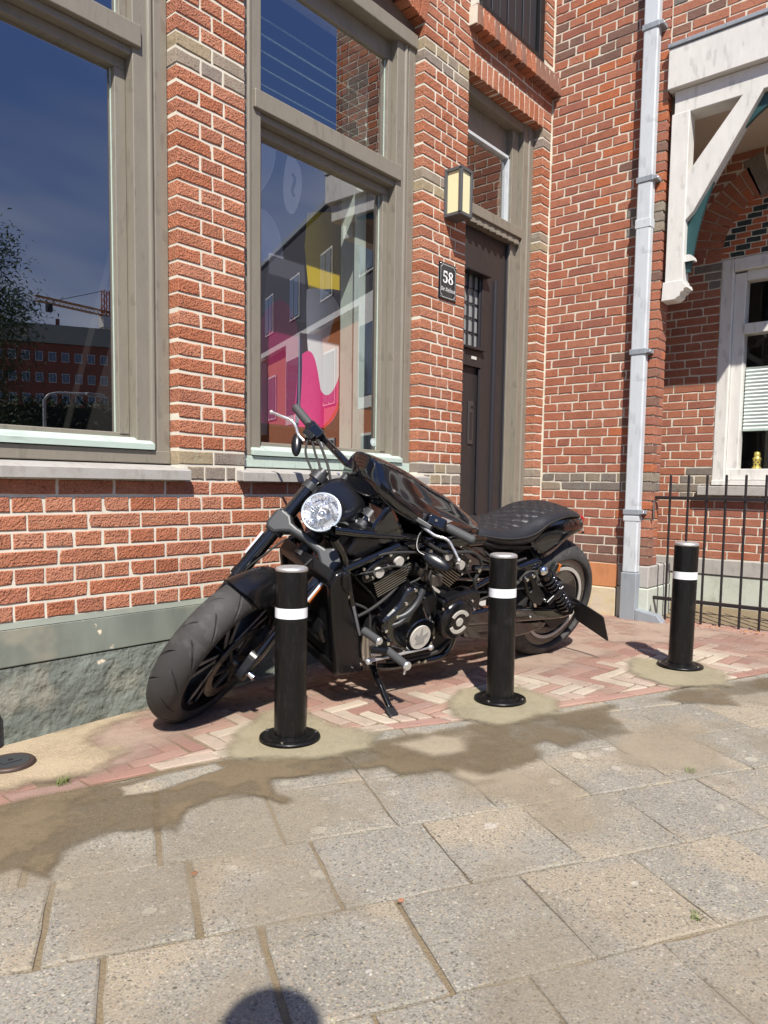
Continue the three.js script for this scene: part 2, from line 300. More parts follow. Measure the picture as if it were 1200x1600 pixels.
// edge between clay pavers and slabs, in world x,z
const EDGE = [[-4.6, 0.27], [-3.931, 0.455], [-3.383, 0.62], [-3.081, 0.71], [-2.745, 0.875], [-2.184, 1.19], [-1.685, 1.42], [-0.855, 1.77], [0.4, 2.3]];
const edgeZ = (x) => { for (let i = 1; i < EDGE.length; i++) if (x <= EDGE[i][0]) { const a = EDGE[i - 1], b = EDGE[i]; return mix(a[1], b[1], (x - a[0]) / (b[0] - a[0])); } return 2.3; };
function clipPoly(poly, keep) { // clip by signed distance function (linear across an edge)
  const o = []; poly.forEach((p, i) => { const q = poly[(i + 1) % poly.length], a = keep(p), b = keep(q); if (a >= 0) o.push(p); if ((a >= 0) !== (b >= 0)) { const t = a / (a - b); o.push([mix(p[0], q[0], t), mix(p[1], q[1], t)]); } }); return o;
}
const area = (p) => { let s = 0; p.forEach((a, i) => { const b = p[(i + 1) % p.length]; s += a[0] * b[1] - b[0] * a[1]; }); return s / 2; };
const flatM = (cx, cz, h, tilt = 0.002) => new THREE.Matrix4().makeTranslation(cx - GX, h, cz).multiply(new THREE.Matrix4().makeRotationX(-Math.PI / 2 + rr(-tilt, tilt))).multiply(new THREE.Matrix4().makeRotationY(rr(-tilt, tilt)));
{ // concrete slabs, rows turned 30.5 degrees from the facade
  const A = 30.5 * Math.PI / 180, U = [Math.cos(A), Math.sin(A)], W = [-Math.sin(A), Math.cos(A)], ps = 0.306, pt = 0.317, list = [];
  const phase = { '-1': -0.20, 0: -0.202, 1: -0.137, 2: -0.018, 3: -0.175 };
  for (let r = -5; r < 9; r++) {
    const t0 = 0.876 + r * pt, ph = phase[r] ?? rr(-0.3, 0), gap = r < 3 ? 0.009 : 0.007;
    for (let c = -12; c < 19; c++) {
      const s0 = ph + c * ps, gl = (c < 2 ? 0.013 : 0.0035) * rr(0.6, 1.4), near = r >= 2 ? 1 : 0;
      const st = [[s0 + gl / 2, t0 + gap / 2], [s0 + ps - gl / 2, t0 + gap / 2], [s0 + ps - gl / 2, t0 + pt - gap / 2], [s0 + gl / 2, t0 + pt - gap / 2]];
      const xz = st.map(([s, t]) => [GX + s * U[0] + t * W[0], s * U[1] + t * W[1]]);
      const cut = clipPoly(xz, (p) => p[1] - edgeZ(p[0]) - 0.012);
      if (cut.length < 3 || Math.abs(area(cut)) < 0.003) continue;
      const cx = cut.reduce((a, p) => a + p[0], 0) / cut.length, cz = cut.reduce((a, p) => a + p[1], 0) / cut.length;
      if (cx < -6.4 || cx > 0.9 || cz > 4.5 || cz < 0) continue;
      let loc = cut.map(([x, z]) => [x - cx, -(z - cz)]); if (area(loc) < 0) loc = loc.reverse();
      const fine = []; loc.forEach((p, i) => { const q = loc[(i + 1) % loc.length], n = Math.max(1, Math.round(Math.hypot(q[0] - p[0], q[1] - p[1]) / 0.06)); for (let k = 0; k < n; k++) fine.push([mix(p[0], q[0], k / n), mix(p[1], q[1], k / n)]); });
      list.push({ geo: chip(fine, 0.03, 0.0045, 0.0024), mat: pick(SLAB), m: flatM(cx, cz, rr(-0.0012, 0.0008), 0.002), size: 0.3 });
    }
  }
  layPieces(list, pave, 'paving_slab', 'slab_field');
}
{ // clay pavers laid in herringbone, the freshly relaid ones round the posts paler
  const paverMap = tex(512, 0.5, (u, v) => { const f = 0.75 + 0.5 * fbm(u, v, 8, 5, 161) + 0.2 * (fbm(u, v, 100, 2, 163) - 0.5), s = smooth(0.42, 0.7, fbm(u, v, 6, 4, 165)) * 0.55; return [mix(f, 1.25, s), mix(f, 1.55, s), mix(f, 1.55, s)]; });
  const paver = (c) => std(c, { map: paverMap, bumpMap: gritBump, bumpScale: 0.003, roughness: 0.92 });
  const RED = [[0.30, 0.165, 0.128], [0.33, 0.195, 0.155], [0.27, 0.145, 0.115], [0.35, 0.215, 0.165], [0.29, 0.185, 0.152]].map(paver), PALE = [[0.42, 0.355, 0.28], [0.46, 0.39, 0.305], [0.40, 0.32, 0.25], [0.38, 0.285, 0.225], [0.35, 0.22, 0.17]].map(paver);
  const posts = [[-3.046, 0.70], [-2.152, 1.01], [-1.12, 1.40]];
  const A = 6.5 * Math.PI / 180, ca = Math.cos(A), sa = Math.sin(A), P = 0.0675, n = 3, list = [];
  const base = mesh('brick_pavement', flat([[-4.6, 0.0], ...EDGE.map((e) => [e[0], e[1]]), [0.4, 0.0]].reverse(), -0.006), M.joint, scene, 'structure');
  const add = (gx, gz, len, wid, dir) => {
    const dx = Math.cos(dir), dz = Math.sin(dir), dp = Math.min(...posts.map((p) => Math.hypot((p[0] - gx) * 0.72, (p[1] - gz) * 1.15))), jt = dp < 0.42 ? rr(0.004, 0.0085) : 0.003, h = len / 2 - jt, w = wid / 2 - jt;
    const q = [[-h, -w], [h, -w], [h, w], [-h, w]].map(([a, b]) => [gx + a * dx - b * dz, gz + a * dz + b * dx]);
    let cut = clipPoly(q, (p) => edgeZ(p[0]) - 0.075 - p[1]); cut = clipPoly(cut, (p) => p[1] - 0.004); cut = clipPoly(cut, (p) => 0.16 - p[0]); cut = clipPoly(cut, (p) => p[0] + 4.5);
    place(cut, gx, gz);
  };
  const place = (cut, gx, gz) => {
    if (cut.length < 3 || Math.abs(area(cut)) < 0.0012) return;
    const cx = cut.reduce((a, p) => a + p[0], 0) / cut.length, cz = cut.reduce((a, p) => a + p[1], 0) / cut.length;
    const d = Math.min(...posts.map((p) => Math.hypot((p[0] - cx) * 0.72, (p[1] - cz) * 1.15))), pale = d < rr(0.24, 0.44);
    if (d < 0.12 && rnd() < 0.6) return;
    if (cx < -3.55 && cz > 0.14 && cz < 0.36 && rnd() < 0.85) return;       // sand round the cover by the wall
    let loc = cut.map(([x, z]) => [x - cx, -(z - cz)]); if (area(loc) < 0) loc = loc.reverse();
    const fine = []; loc.forEach((p, i) => { const e = loc[(i + 1) % loc.length], k = Math.max(1, Math.round(Math.hypot(e[0] - p[0], e[1] - p[1]) / 0.07)); for (let j = 0; j < k; j++) fine.push([mix(p[0], e[0], j / k), mix(p[1], e[1], j / k)]); });
    list.push({ geo: chip(fine, 0.02, pale ? 0.005 : 0.003, pale ? 0.003 : 0.0016), mat: pick(pale ? PALE : RED), m: flatM(cx, cz, rr(-0.0015, 0.0015) + (pale ? 0.003 : 0), 0.008), size: 0.2 });
  };
  for (let x = -8; x < 82; x++) for (let y = -20; y < 52; y++) {
    const d = (((x - y) % (2 * n)) + 2 * n) % (2 * n), at = (a, b) => [-4.7 + (a * ca - b * sa) * P, -0.1 + (a * sa + b * ca) * P];
    if (d === 0) { const [gx, gz] = at(x + n / 2, y + 0.5); add(gx, gz, P * n, P, A); }
    if (d === 2 * n - 1) { const [gx, gz] = at(x + 0.5, y + n / 2); add(gx, gz, P * n, P, A + Math.PI / 2); }
  }
  for (let x = -4.5; x < 0.15; x += 0.2) { // border course along the edge
    const x1 = x + 0.194, z0 = edgeZ(x), z1 = edgeZ(x1); place([[x, z0 - 0.066], [x1, z1 - 0.066], [x1, z1 - 0.006], [x, z0 - 0.006]].reverse(), x, z0);
  }
  base.updateMatrixWorld(true);
  const holder = base; holder.userData.kind = 'structure';
  for (const b of list) b.m.premultiply(paveFrame);
  layPieces(list, holder, 'paver', 'paver_field');
}
// fresh cement round the posts, wet sand washed over the slabs, dust: thin layers that fade out at their edges
function softSheet(name, polys, mat, y, blur, amp, seed, strength = 1, field) {
  const all = polys.flat(), x0 = Math.min(...all.map((p) => p[0])) - 0.12, x1 = Math.max(...all.map((p) => p[0])) + 0.12, z0 = Math.min(...all.map((p) => p[1])) - 0.12, z1 = Math.max(...all.map((p) => p[1])) + 0.12;
  const w = x1 - x0, h = z1 - z0, px = Math.min(1400, Math.round(w / 0.004)), py = Math.max(8, Math.round(px * h / w)), d = new Uint8Array(px * py * 4);
  const dist = (x, z, P) => { let m = 9, ins = false; for (let i = 0, j = P.length - 1; i < P.length; j = i++) { const [ax, az] = P[i], [bx, bz] = P[j], ex = bx - ax, ez = bz - az, t = clamp(((x - ax) * ex + (z - az) * ez) / (ex * ex + ez * ez)); m = Math.min(m, Math.hypot(x - ax - ex * t, z - az - ez * t)); if ((az > z) !== (bz > z) && x < ex * (z - az) / ez + ax) ins = !ins; } return ins ? m : -m; };
  for (let j = 0; j < py; j++) for (let i = 0; i < px; i++) {
    const x = x0 + (i + 0.5) / px * w, z = z0 + (j + 0.5) / py * h; let s = -9; for (const P of polys) s = Math.max(s, dist(x, z, P));
    const n = fbm(x / 2 + 9, z / 2 + 9, 16, 6, seed, 0.55) - 0.5, a = smooth(-blur, blur, s + n * amp) * (field ? field(x, z) : 1) * strength, o = (j * px + i) * 4; d[o] = d[o + 1] = d[o + 2] = clamp(a) * 255; d[o + 3] = 255;
  }
  const t = new THREE.DataTexture(d, px, py, THREE.RGBAFormat); t.magFilter = t.minFilter = THREE.LinearFilter; t.wrapS = t.wrapT = THREE.ClampToEdgeWrapping; t.repeat.set(1 / w, 1 / h); t.needsUpdate = true;
  const m = mat.clone(); m.alphaMap = t; m.transparent = true;
  const g = new THREE.BufferGeometry(), P = []; for (const [a, b] of [[0, 0], [0, h], [w, 0], [w, 0], [0, h], [w, h]]) P.push(a, b);
  const pos = [], uv = []; for (let i = 0; i < P.length; i += 2) { pos.push(x0 + P[i] - GX, y, z0 + P[i + 1]); uv.push(P[i], P[i + 1]); }
  g.setAttribute('position', new THREE.Float32BufferAttribute(pos, 3)); g.setAttribute('uv', new THREE.Float32BufferAttribute(uv, 2)); g.computeVertexNormals(); g.applyMatrix4(paveFrame);
  const o = structure(name, g, m); o.castShadow = false; return o;
}
const fl2 = (x, z, per, s) => fbm(x / 4 + 7, z / 4 + 7, per, 5, s);
// sand dust rubbed over slabs and into their joints
softSheet('sand_dust', [[[-6, 0.5], [-3.9, 0.52], [-2.745, 0.95], [-1.685, 1.48], [-0.7, 1.9], [0.3, 2.4], [0.3, 4.2], [-6, 4.2]]], M.dust, 0.0032, 0.06, 0.2, 301, 1, (x, z) => smooth(0.40, 0.66, fl2(x, z, 14, 303)) * 0.55 * mix(0.6, 1, smooth(-3.6, -2.2, x)) + 0.10);
softSheet('sand_dust', [[[-4.3, 0.0], [-0.05, 0.0], [-0.05, 1.95], [-0.855, 1.70], [-1.685, 1.35], [-2.745, 0.80], [-3.383, 0.56], [-4.3, 0.32]]], M.pinkDust, 0.0046, 0.05, 0.2, 305, 1, (x, z) => (0.22 + smooth(0.40, 0.64, fl2(x, z, 22, 307)) * 0.58) * mix(0.12, 1, smooth(0.28, 0.55, Math.min(...[[-3.046, 0.70], [-2.152, 1.01], [-1.12, 1.40]].map((p) => Math.hypot((p[0] - x) * 0.72, (p[1] - z) * 1.15))))));
softSheet('wet_sand', [[[-4.35, 0.32], [-3.943, 0.475], [-3.627, 0.573], [-3.42, 0.64], [-3.217, 0.74], [-3.04, 0.86], [-2.904, 0.91], [-2.735, 1.0], [-2.435, 1.133], [-2.224, 1.245], [-1.911, 1.404], [-2.051, 1.451], [-2.178, 1.579], [-2.486, 1.466], [-2.467, 1.395], [-2.517, 1.385], [-2.624, 1.439], [-2.921, 1.387], [-2.918, 1.263], [-3.024, 1.179], [-2.99, 1.10], [-3.05, 1.075], [-3.19, 1.01], [-3.32, 0.927], [-3.375, 0.96], [-3.40, 1.05], [-3.425, 0.96], [-3.5, 0.90], [-3.608, 0.879], [-3.64, 0.90], [-3.706, 0.985], [-3.72, 0.90], [-3.805, 0.851], [-3.948, 0.862], [-4.0, 0.90], [-4.03, 0.98], [-4.05, 0.86], [-4.4, 0.62]], [[-1.721, 1.50], [-1.576, 1.52], [-1.276, 1.68], [-0.80, 1.85], [-0.84, 1.96], [-1.269, 1.829], [-1.448, 1.714], [-1.58, 1.80], [-1.66, 1.66]]], M.wet, 0.0060, 0.024, 0.075, 311, 1, (x, z) => mix(0.97, 0.62, smooth(-3.4, -2.5, x)) * (0.62 + 0.5 * smooth(0.3, 0.6, fl2(x, z, 40, 313))));
softSheet('damp_sand', [[[-2.84, 1.02], [-2.68, 1.06], [-2.62, 1.15], [-2.74, 1.22], [-2.86, 1.18]], [[-2.93, 1.31], [-2.88, 1.30], [-2.88, 1.42], [-2.94, 1.40]]], M.dust, 0.0074, 0.03, 0.06, 315, 0.85);
softSheet('dry_sand', [[[-3.66, 0.62], [-3.52, 0.64], [-3.37, 0.69], [-3.36, 0.74], [-3.50, 0.735], [-3.62, 0.72], [-3.68, 0.68]]], SLAB[2], 0.0074, 0.012, 0.05, 317, 0.95);
softSheet('cement_patch', [[[-2.786, 0.36], [-2.83, 0.655], [-2.80, 0.90], [-2.927, 0.99], [-3.048, 0.955], [-3.198, 0.81], [-3.297, 0.687], [-3.142, 0.52], [-2.95, 0.42]], [[-2.15, 0.82], [-1.955, 0.966], [-1.99, 1.214], [-2.18, 1.28], [-2.435, 1.18], [-2.501, 1.013], [-2.364, 0.889]], [[-1.082, 1.18], [-0.97, 1.40], [-1.10, 1.62], [-1.30, 1.68], [-1.50, 1.489], [-1.42, 1.311], [-1.24, 1.20]]], M.cement, 0.0086, 0.035, 0.10, 319, 0.96);
softSheet('sand_patch', [[[-4.2, -0.02], [-3.10, -0.02], [-3.36, 0.07], [-3.56, 0.2], [-3.52, 0.32], [-3.62, 0.43], [-3.9, 0.38], [-4.2, 0.25]]], M.sand, 0.0090, 0.05, 0.16, 321, 0.95);
softSheet('sand_patch', [[[-3.2, -0.02], [-0.1, -0.02], [-0.1, 0.03], [-3.2, 0.05]]], M.sand, 0.0094, 0.03, 0.10, 323, 0.8);
// ---------------------------------------------------------------- the brick house with the shop windows
const FA = (u, v) => new THREE.Matrix4().makeTranslation(u, v, 0.0035);
const houseA = thing('brick_house', 'red brick house with taupe window frames, dark door and grey plinth behind the motorcycle', 'house');
{
  const CH = 0.0625, Y0 = 0.42, wall = mesh('wall', [
    box(-4.9, -1.023, 0.42, 0.925, -0.30, 0, 0), box(-0.117, 0.0, 0.16, 3.36, -0.30, 0, 0), box(-3.027, -2.693, 0.925, 4.5, -0.30, 0, 0), box(-1.449, -1.023, 0.925, 4.5, -0.30, 0, 0),
    box(-2.693, -1.449, 3.56, 4.5, -0.30, 0, 0), box(-4.9, -3.027, 3.56, 4.5, -0.30, 0, 0), box(-4.9, -4.26, 0.925, 3.56, -0.30, 0, 0), box(-1.023, 0.0, 3.36, 3.72, -0.30, 0, 0), box(-0.117, 0.0, 3.72, 4.5, -0.30, 0, 0), box(-1.023, -0.93, 3.72, 4.5, -0.30, 0, 0)], M.mortar, houseA);
  const list = [], add = (x0, x1, y0, y1, mats, dz = 0, m) => { const L = x1 - x0; if (L < 0.02) return; list.push({ geo: brickGeo(L, y1 - y0, 0.085), mat: pick(mats), m: m || new THREE.Matrix4().makeTranslation((x0 + x1) / 2, (y0 + y1) / 2, 0.004 + rr(-0.0008, 0.0012) + dz).multiply(new THREE.Matrix4().makeRotationZ(rr(-0.004, 0.004))), size: L }); };
  const grey = (k) => k === 8 || k === 9 || k === 34 || k === 35 || k === 45 || k === 46;
  const row = (k, x0, x1, cuts, extra = 0) => { const y0 = Y0 + k * CH + 0.0055, mats = grey(k) ? BG : BA; const xs = [x0, ...cuts.filter((c) => c > x0 + 0.03 && c < x1 - 0.03), x1]; for (let i = 0; i < xs.length - 1; i++) add(xs[i] + (i ? 0.005 : 0), xs[i + 1] - (i < xs.length - 2 ? 0.005 : 0), y0, y0 + 0.0515, mats); };
  const runs = (k, x0, x1) => { const o = []; const st = k % 2, off = st ? (k % 4 === 1 ? -3.204 : -3.094) : -3.143, p = st ? 0.2195 : 0.11; for (let i = -12; i < 40; i++) { const x = off + i * p + rr(-0.003, 0.003); if (x > x0 && x < x1) o.push(x); } return o; };
  const eq = (a, b, n) => Array.from({ length: n - 1 }, (_, i) => mix(a, b, (i + 1) / n) + rr(-0.004, 0.004));
  for (let k = 0; k < 8; k++) row(k, -4.86, -1.02, runs(k, -4.86, -1.02));
  row(8, -2.985, -2.745, [-2.905, -2.795]); row(8, -1.385, -1.02, [-1.33, -1.22, -1.12]);
  for (let k = 9; k < 62; k++) {
    row(k, -3.03, -2.69, k % 2 ? [-2.858] : eq(-3.03, -2.69, 3));
    row(k, -1.452, -1.02, k % 2 ? [-1.284, -1.175] : eq(-1.452, -1.02, 4));
  }
  for (let k = -4; k < 62; k++) if (!(k >= 51 && k <= 53)) row(k, -0.12, -0.012, []);
  for (let i = 0; i < 14; i++) { const x = -1.016 + i * 0.0638; add(x + 0.004, x + 0.0595, 3.3575, 3.474, BA); }                 // upright course over the door
  for (let k = 49; k < 51; k++) row(k, -1.02, -0.125, runs(k, -1.02, -0.125));
  const sillM = (x, w) => new THREE.Matrix4().makeTranslation(x, 3.652, 0.062).multiply(new THREE.Matrix4().makeRotationX(-0.10));
  for (let i = 0; i < 17; i++) { const x = -0.998 + i * 0.0625; list.push({ geo: brickGeo(0.054, 0.125, 0.085), mat: pick([BA[3], BA[5], BBd[1], BA[1]]), m: sillM(x), size: 0.1 }); }
  // segmental arch over the shop window
  const R = 2.55, ac = [-2.071, 3.50 - 2.55]; for (let i = -9; i <= 9; i++) { const t = i * 0.0263, mm = new THREE.Matrix4().makeTranslation(ac[0] + Math.sin(t) * (R + 0.11), ac[1] + Math.cos(t) * (R + 0.11), 0.006).multiply(new THREE.Matrix4().makeRotationZ(-t)); list.push({ geo: brickGeo(0.058, 0.216, 0.085), mat: pick(BA), m: mm, size: 0.1 }); }
  layPieces(list, wall, 'brick', 'brick_field');
  mesh('brick_sill_bed', box(-1.035, -0.004, 3.60, 3.70, -0.02, 0.055, 0), M.mortar, houseA);
  mesh('arch_infill', [extrude([[-2.69, 3.36], [-1.452, 3.36], [-1.452, 3.425], [-1.66, 3.47], [-1.86, 3.49], [-2.07, 3.50], [-2.28, 3.49], [-2.48, 3.47], [-2.69, 3.425]], 0.16, 0).translate(0, 0, -0.15)], std([0.17, 0.12, 0.09], { map: mortarMap, bumpMap: wearBump, bumpScale: 0.01 }), houseA);
  // rendered plinth in two lifts, the lower one rough
  const rough = new THREE.PlaneGeometry(3.9, 0.30, 260, 24), rp = rough.attributes.position;
  for (let i = 0; i < rp.count; i++) { const x = rp.getX(i), y = rp.getY(i); rp.setZ(i, (fbm(x * 0.25 + 0.5, y * 0.25 + 0.5, 24, 5, 171) - 0.5) * 0.016 * smooth(0.15, 0.08, Math.abs(y) > 0.1 && y > 0 ? y : 0)); }
  rough.computeVertexNormals(); rough.translate(-2.97, 0.116, 0.012);
  mesh('plinth', [boxUV(rough), box(-4.9, -1.02, -0.06, 0.266, -0.28, 0.0, 0)], M.plinth, houseA);
  const cap = box(-4.9, -1.02, 0.2695, 0.402, -0.28, 0.016, 0.006); mesh('plinth_course', [cap, extrude([[0.016, 0.402], [0.0, 0.421], [-0.05, 0.421], [-0.05, 0.402]], 3.88, 0).rotateY(-Math.PI / 2).translate(-2.96, 0, 0)], M.plinthSmooth, houseA);
  mesh('plinth', [box(-0.118, -0.03, -0.06, 0.16, -0.28, 0.012, 0.004)], M.plinthSmooth, houseA);
  mesh('cellar_vent', [box(-4.35, -3.757, 0.0, 0.118, 0.013, 0.030, 0.002)], M.dark, houseA);
  mesh('door_step', [box(-1.02, -0.12, -0.06, 0.13, -0.3, 0.02, 0.006)], M.stone, houseA);
  // stone sills
  for (const [a, b] of [[-4.36, -2.998], [-2.735, -1.385]]) mesh('stone_sill', [extrude([[0.046, 0.921], [0.046, 0.958], [0.040, 0.962], [-0.10, 0.988], [-0.10, 0.921]], b - a, 0.003).rotateY(-Math.PI / 2).translate((a + b) / 2, 0, 0)].map((g) => boxUV(g)), M.stone, houseA);

  const interior = std([0.10, 0.095, 0.09], { roughness: 0.95 });
  function shopWindow(xr, mintRail, xl = xr - 1.238) {
    const w = part('window', houseA), T = [], mr = mintRail ? 0.25 : 0.08;
    T.push(box(xr - 0.146, xr - 0.002, 0.985, 3.33, -0.20, -0.066, 0.004), box(xl + 0.002, xl + 0.146, 0.985, 3.33, -0.20, -0.066, 0.004));
    for (const [x, s] of [[xr, 1], [xl, -1]]) { T.push(bar(V3(x - s * 0.075, 1.04, -0.068), V3(x - s * 0.075, 3.33, -0.068), 0.013), box(Math.min(x - s * 0.06, x - s * 0.002), Math.max(x - s * 0.06, x - s * 0.002), 1.035, 3.36, -0.07, -0.056, 0.003)); }
    T.push(box(xl + 0.002, xr - 0.002, 3.295, 3.37, -0.20, -0.040, 0.006), box(xl + 0.146, xr - 0.146, 3.20, 3.295, -0.20, -0.115, 0.004));
    T.push(box(xl + 0.1, xr - 0.115, 2.565, 2.648, -0.19, -0.050, 0.006), box(xl + 0.12, xr - 0.135, 2.535, 2.565, -0.19, -0.075, 0.004), box(xl + 0.146, xr - 0.146, 2.494, 2.535, -0.18, -0.118, 0.004));
    mesh('frame', T, M.taupe, w);
    mesh('sash', [box(xr - 0.193, xr - 0.146, 1.09, 2.494, -0.17, -0.118, 0.004), box(xl + 0.146, xl + 0.193, 1.09, 2.494, -0.17, -0.118, 0.004), box(xl + 0.146, xr - 0.146, 1.085, 1.106, -0.17, -0.118, 0.004), box(xr - 0.178, xr - 0.146, 2.648, 3.2, -0.16, -0.105, 0.003), box(xl + 0.146, xl + 0.178, 2.648, 3.2, -0.16, -0.105, 0.003), box(xl + 0.146, xr - 0.146, 2.648, 2.672, -0.16, -0.105, 0.003)], M.taupe, w);
    mesh('glazing_bead', [box(xr - 0.197, xr - 0.193, 1.106, 2.494, -0.1475, -0.142, 0.001), box(xr - 0.182, xr - 0.178, 2.672, 3.2, -0.132, -0.126, 0.001)], M.mint, w);
    mesh('pane', [new THREE.PlaneGeometry(xr - xl - 0.386, 1.396).translate((xl + xr) / 2, 1.798, -0.146)], M.glass, w);
    mesh('pane', [new THREE.PlaneGeometry(xr - xl - 0.35, 0.54).translate((xl + xr) / 2, 2.93, -0.130)], M.glass, w);
    mesh('sill_board', [extrude([[-0.17, 1.092], [-0.085, 1.086], [-0.040, 1.062], [-0.040, 1.040], [-0.17, 1.040]], xr - xl - 0.16, 0.003).rotateY(-Math.PI / 2).translate((xl + xr) / 2 + 0.0, 0, 0)], M.mint, w);
    mesh('bottom_rail', [box(xl + 0.002, xr - 0.002, 0.985, 1.037, -0.19, -0.052, 0.004)], mintRail ? M.mint : M.taupe, w);
    // inner lining painted mint, and the dim room behind
    mesh('lining', [box(xr - 0.285, xr - 0.20, 1.02, 2.52, -0.24, -0.235, 0), box(xr - 0.205, xr - 0.19, 0.98, 3.3, -0.42, -0.24, 0.002), box(xl + 0.19, xl + 0.205, 0.98, 3.3, -0.42, -0.24, 0.002), box(xl + 0.19, xr - 0.19, 1.06, 1.085, -0.62, -0.24, 0.002)].slice(mintRail ? 0 : 3), M.mint, w);
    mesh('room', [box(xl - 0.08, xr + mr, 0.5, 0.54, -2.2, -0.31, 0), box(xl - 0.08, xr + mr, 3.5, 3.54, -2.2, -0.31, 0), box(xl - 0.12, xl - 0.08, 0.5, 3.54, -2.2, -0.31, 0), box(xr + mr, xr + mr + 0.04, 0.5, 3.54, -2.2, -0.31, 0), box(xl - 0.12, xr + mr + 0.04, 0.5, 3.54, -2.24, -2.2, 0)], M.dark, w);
    const bl = part('window_blind', houseA); for (let i = 0; i < 6; i++) mesh('slat', [box(xl + 0.2, xr - 0.2, 0, 0.002, -0.022, 0.022, 0).rotateX(0.5).translate(0, 2.72 + i * 0.075, -0.235)], M.mint, bl);
    return w;
  }
  shopWindow(-3.03, false); shopWindow(-1.452, true);
  // door with fanlight
  const door = part('door', houseA), DK = std([0.034, 0.029, 0.029], { roughness: 0.42, map: paintMap, bumpMap: paintBump, bumpScale: 0.0006 }), DK2 = std([0.024, 0.022, 0.025], { roughness: 0.35 });
  mesh('door_frame', [box(-0.335, -0.255, 0.13, 3.36, -0.22, -0.105, 0.004), box(-0.255, -0.122, 0.13, 3.36, -0.22, -0.066, 0.004), bar(V3(-0.185, 0.13, -0.068), V3(-0.185, 3.36, -0.068), 0.013), box(-1.018, -0.93, 0.13, 3.36, -0.22, -0.066, 0.004), box(-0.93, -0.335, 3.13, 3.36, -0.22, -0.15, 0.004), box(-0.93, -0.255, 3.30, 3.356, -0.15, -0.07, 0.004)], M.taupe, door);
  mesh('transom', [box(-0.95, -0.255, 2.60, 2.665, -0.2, -0.06, 0.005), box(-0.95, -0.262, 2.56, 2.60, -0.2, -0.075, 0.004), ...Array.from({ length: 9 }, (_, i) => box(-0.93 + i * 0.075, -0.895 + i * 0.075, 2.553, 2.58, -0.09, -0.066, 0.002))], M.taupe, door);
  const fl = part('fanlight', door); mesh('pane', [new THREE.PlaneGeometry(0.6, 0.47).translate(-0.64, 2.90, -0.15)], M.glass, fl);
  mesh('sash', [box(-0.352, -0.335, 2.665, 3.13, -0.17, -0.125, 0.002), box(-0.93, -0.335, 3.11, 3.13, -0.17, -0.125, 0.002)], M.pvc, fl);
  const shiftFrom = door.children.length, shiftHouse = houseA.children.length;
  mesh('leaf', [box(-0.93, -0.845, 0.13, 2.56, -0.19, -0.13, 0.003), box(-0.64, -0.335, 0.13, 2.56, -0.19, -0.132, 0.003), box(-0.845, -0.64, 2.29, 2.56, -0.19, -0.13, 0.003), box(-0.845, -0.64, 1.69, 1.80, -0.19, -0.13, 0.003), box(-0.845, -0.64, 0.13, 0.72, -0.19, -0.13, 0.003), box(-0.845, -0.64, 0.72, 1.69, -0.19, -0.158, 0)], DK, door);
  mesh('moulding', [bar(V3(-0.49, 0.15, -0.130), V3(-0.49, 2.28, -0.130), 0.021), bar(V3(-0.352, 0.14, -0.128), V3(-0.352, 2.55, -0.128), 0.012), bar(V3(-0.648, 0.73, -0.14), V3(-0.648, 1.68, -0.14), 0.007), box(-0.86, -0.60, 2.272, 2.292, -0.14, -0.085, 0.004), box(-0.85, -0.625, 1.795, 1.812, -0.14, -0.105, 0.003)], DK2, door);
  const lw = part('door_light', door);
  for (let c = 0; c < 3; c++) for (let r = 0; r < 5; r++) mesh('pane', [box(-0.84 + c * 0.066, -0.782 + c * 0.066, 1.826 + r * 0.092, 1.910 + r * 0.092, -0.17, -0.163, 0.002)], phys([0.30, 0.31, 0.31], { roughness: 0.12, clearcoat: 1 }), lw);
  mesh('glazing_bar', [...[0, 1, 2, 3].map((c) => bar(V3(-0.845 + c * 0.0665, 1.81, -0.15), V3(-0.845 + c * 0.0665, 2.28, -0.15), c % 3 ? 0.007 : 0.010)), ...[0, 1, 2, 3, 4, 5].map((r) => bar(V3(-0.845, 1.821 + r * 0.092, -0.158), V3(-0.645, 1.821 + r * 0.092, -0.158), 0.004))], DK2, lw);
  mesh('name_plate', [box(-0.755, -0.70, 1.735, 1.755, -0.131, -0.126, 0.001)], M.white, door);
  const lp = mesh('letter_plate', [box(-0.745, -0.685, 1.19, 1.47, -0.158, -0.150, 0.003)], std([0.13, 0.125, 0.125], { roughness: 0.35, metalness: 0.7 }), door);
  mesh('slot', [box(-0.728, -0.702, 1.22, 1.40, -0.150, -0.147, 0.002)], std([0.06, 0.058, 0.06], { roughness: 0.4, metalness: 0.6 }), lp);
  mesh('lock', [new THREE.CylinderGeometry(0.009, 0.009, 0.01, 16).rotateX(Math.PI / 2).translate(-0.706, 1.435, -0.147)], M.dark, lp);
  for (const o of door.children.slice(shiftFrom)) o.position.x += 0.022;
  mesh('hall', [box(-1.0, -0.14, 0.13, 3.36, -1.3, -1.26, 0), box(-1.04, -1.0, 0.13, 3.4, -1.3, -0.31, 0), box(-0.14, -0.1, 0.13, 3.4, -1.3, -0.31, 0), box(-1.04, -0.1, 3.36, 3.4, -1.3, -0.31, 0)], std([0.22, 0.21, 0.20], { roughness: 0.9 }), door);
  // shuttered upper window above the door
  const uw = part('upper_window', houseA);
  mesh('frame', [box(-0.93, -0.165, 3.715, 3.785, -0.10, 0.020, 0.004), box(-0.225, -0.165, 3.785, 4.5, -0.10, 0.016, 0.004), box(-0.93, -0.87, 3.785, 4.5, -0.10, 0.016, 0.004), box(-0.165, -0.12, 3.70, 4.5, -0.12, -0.06, 0)], M.black, uw);
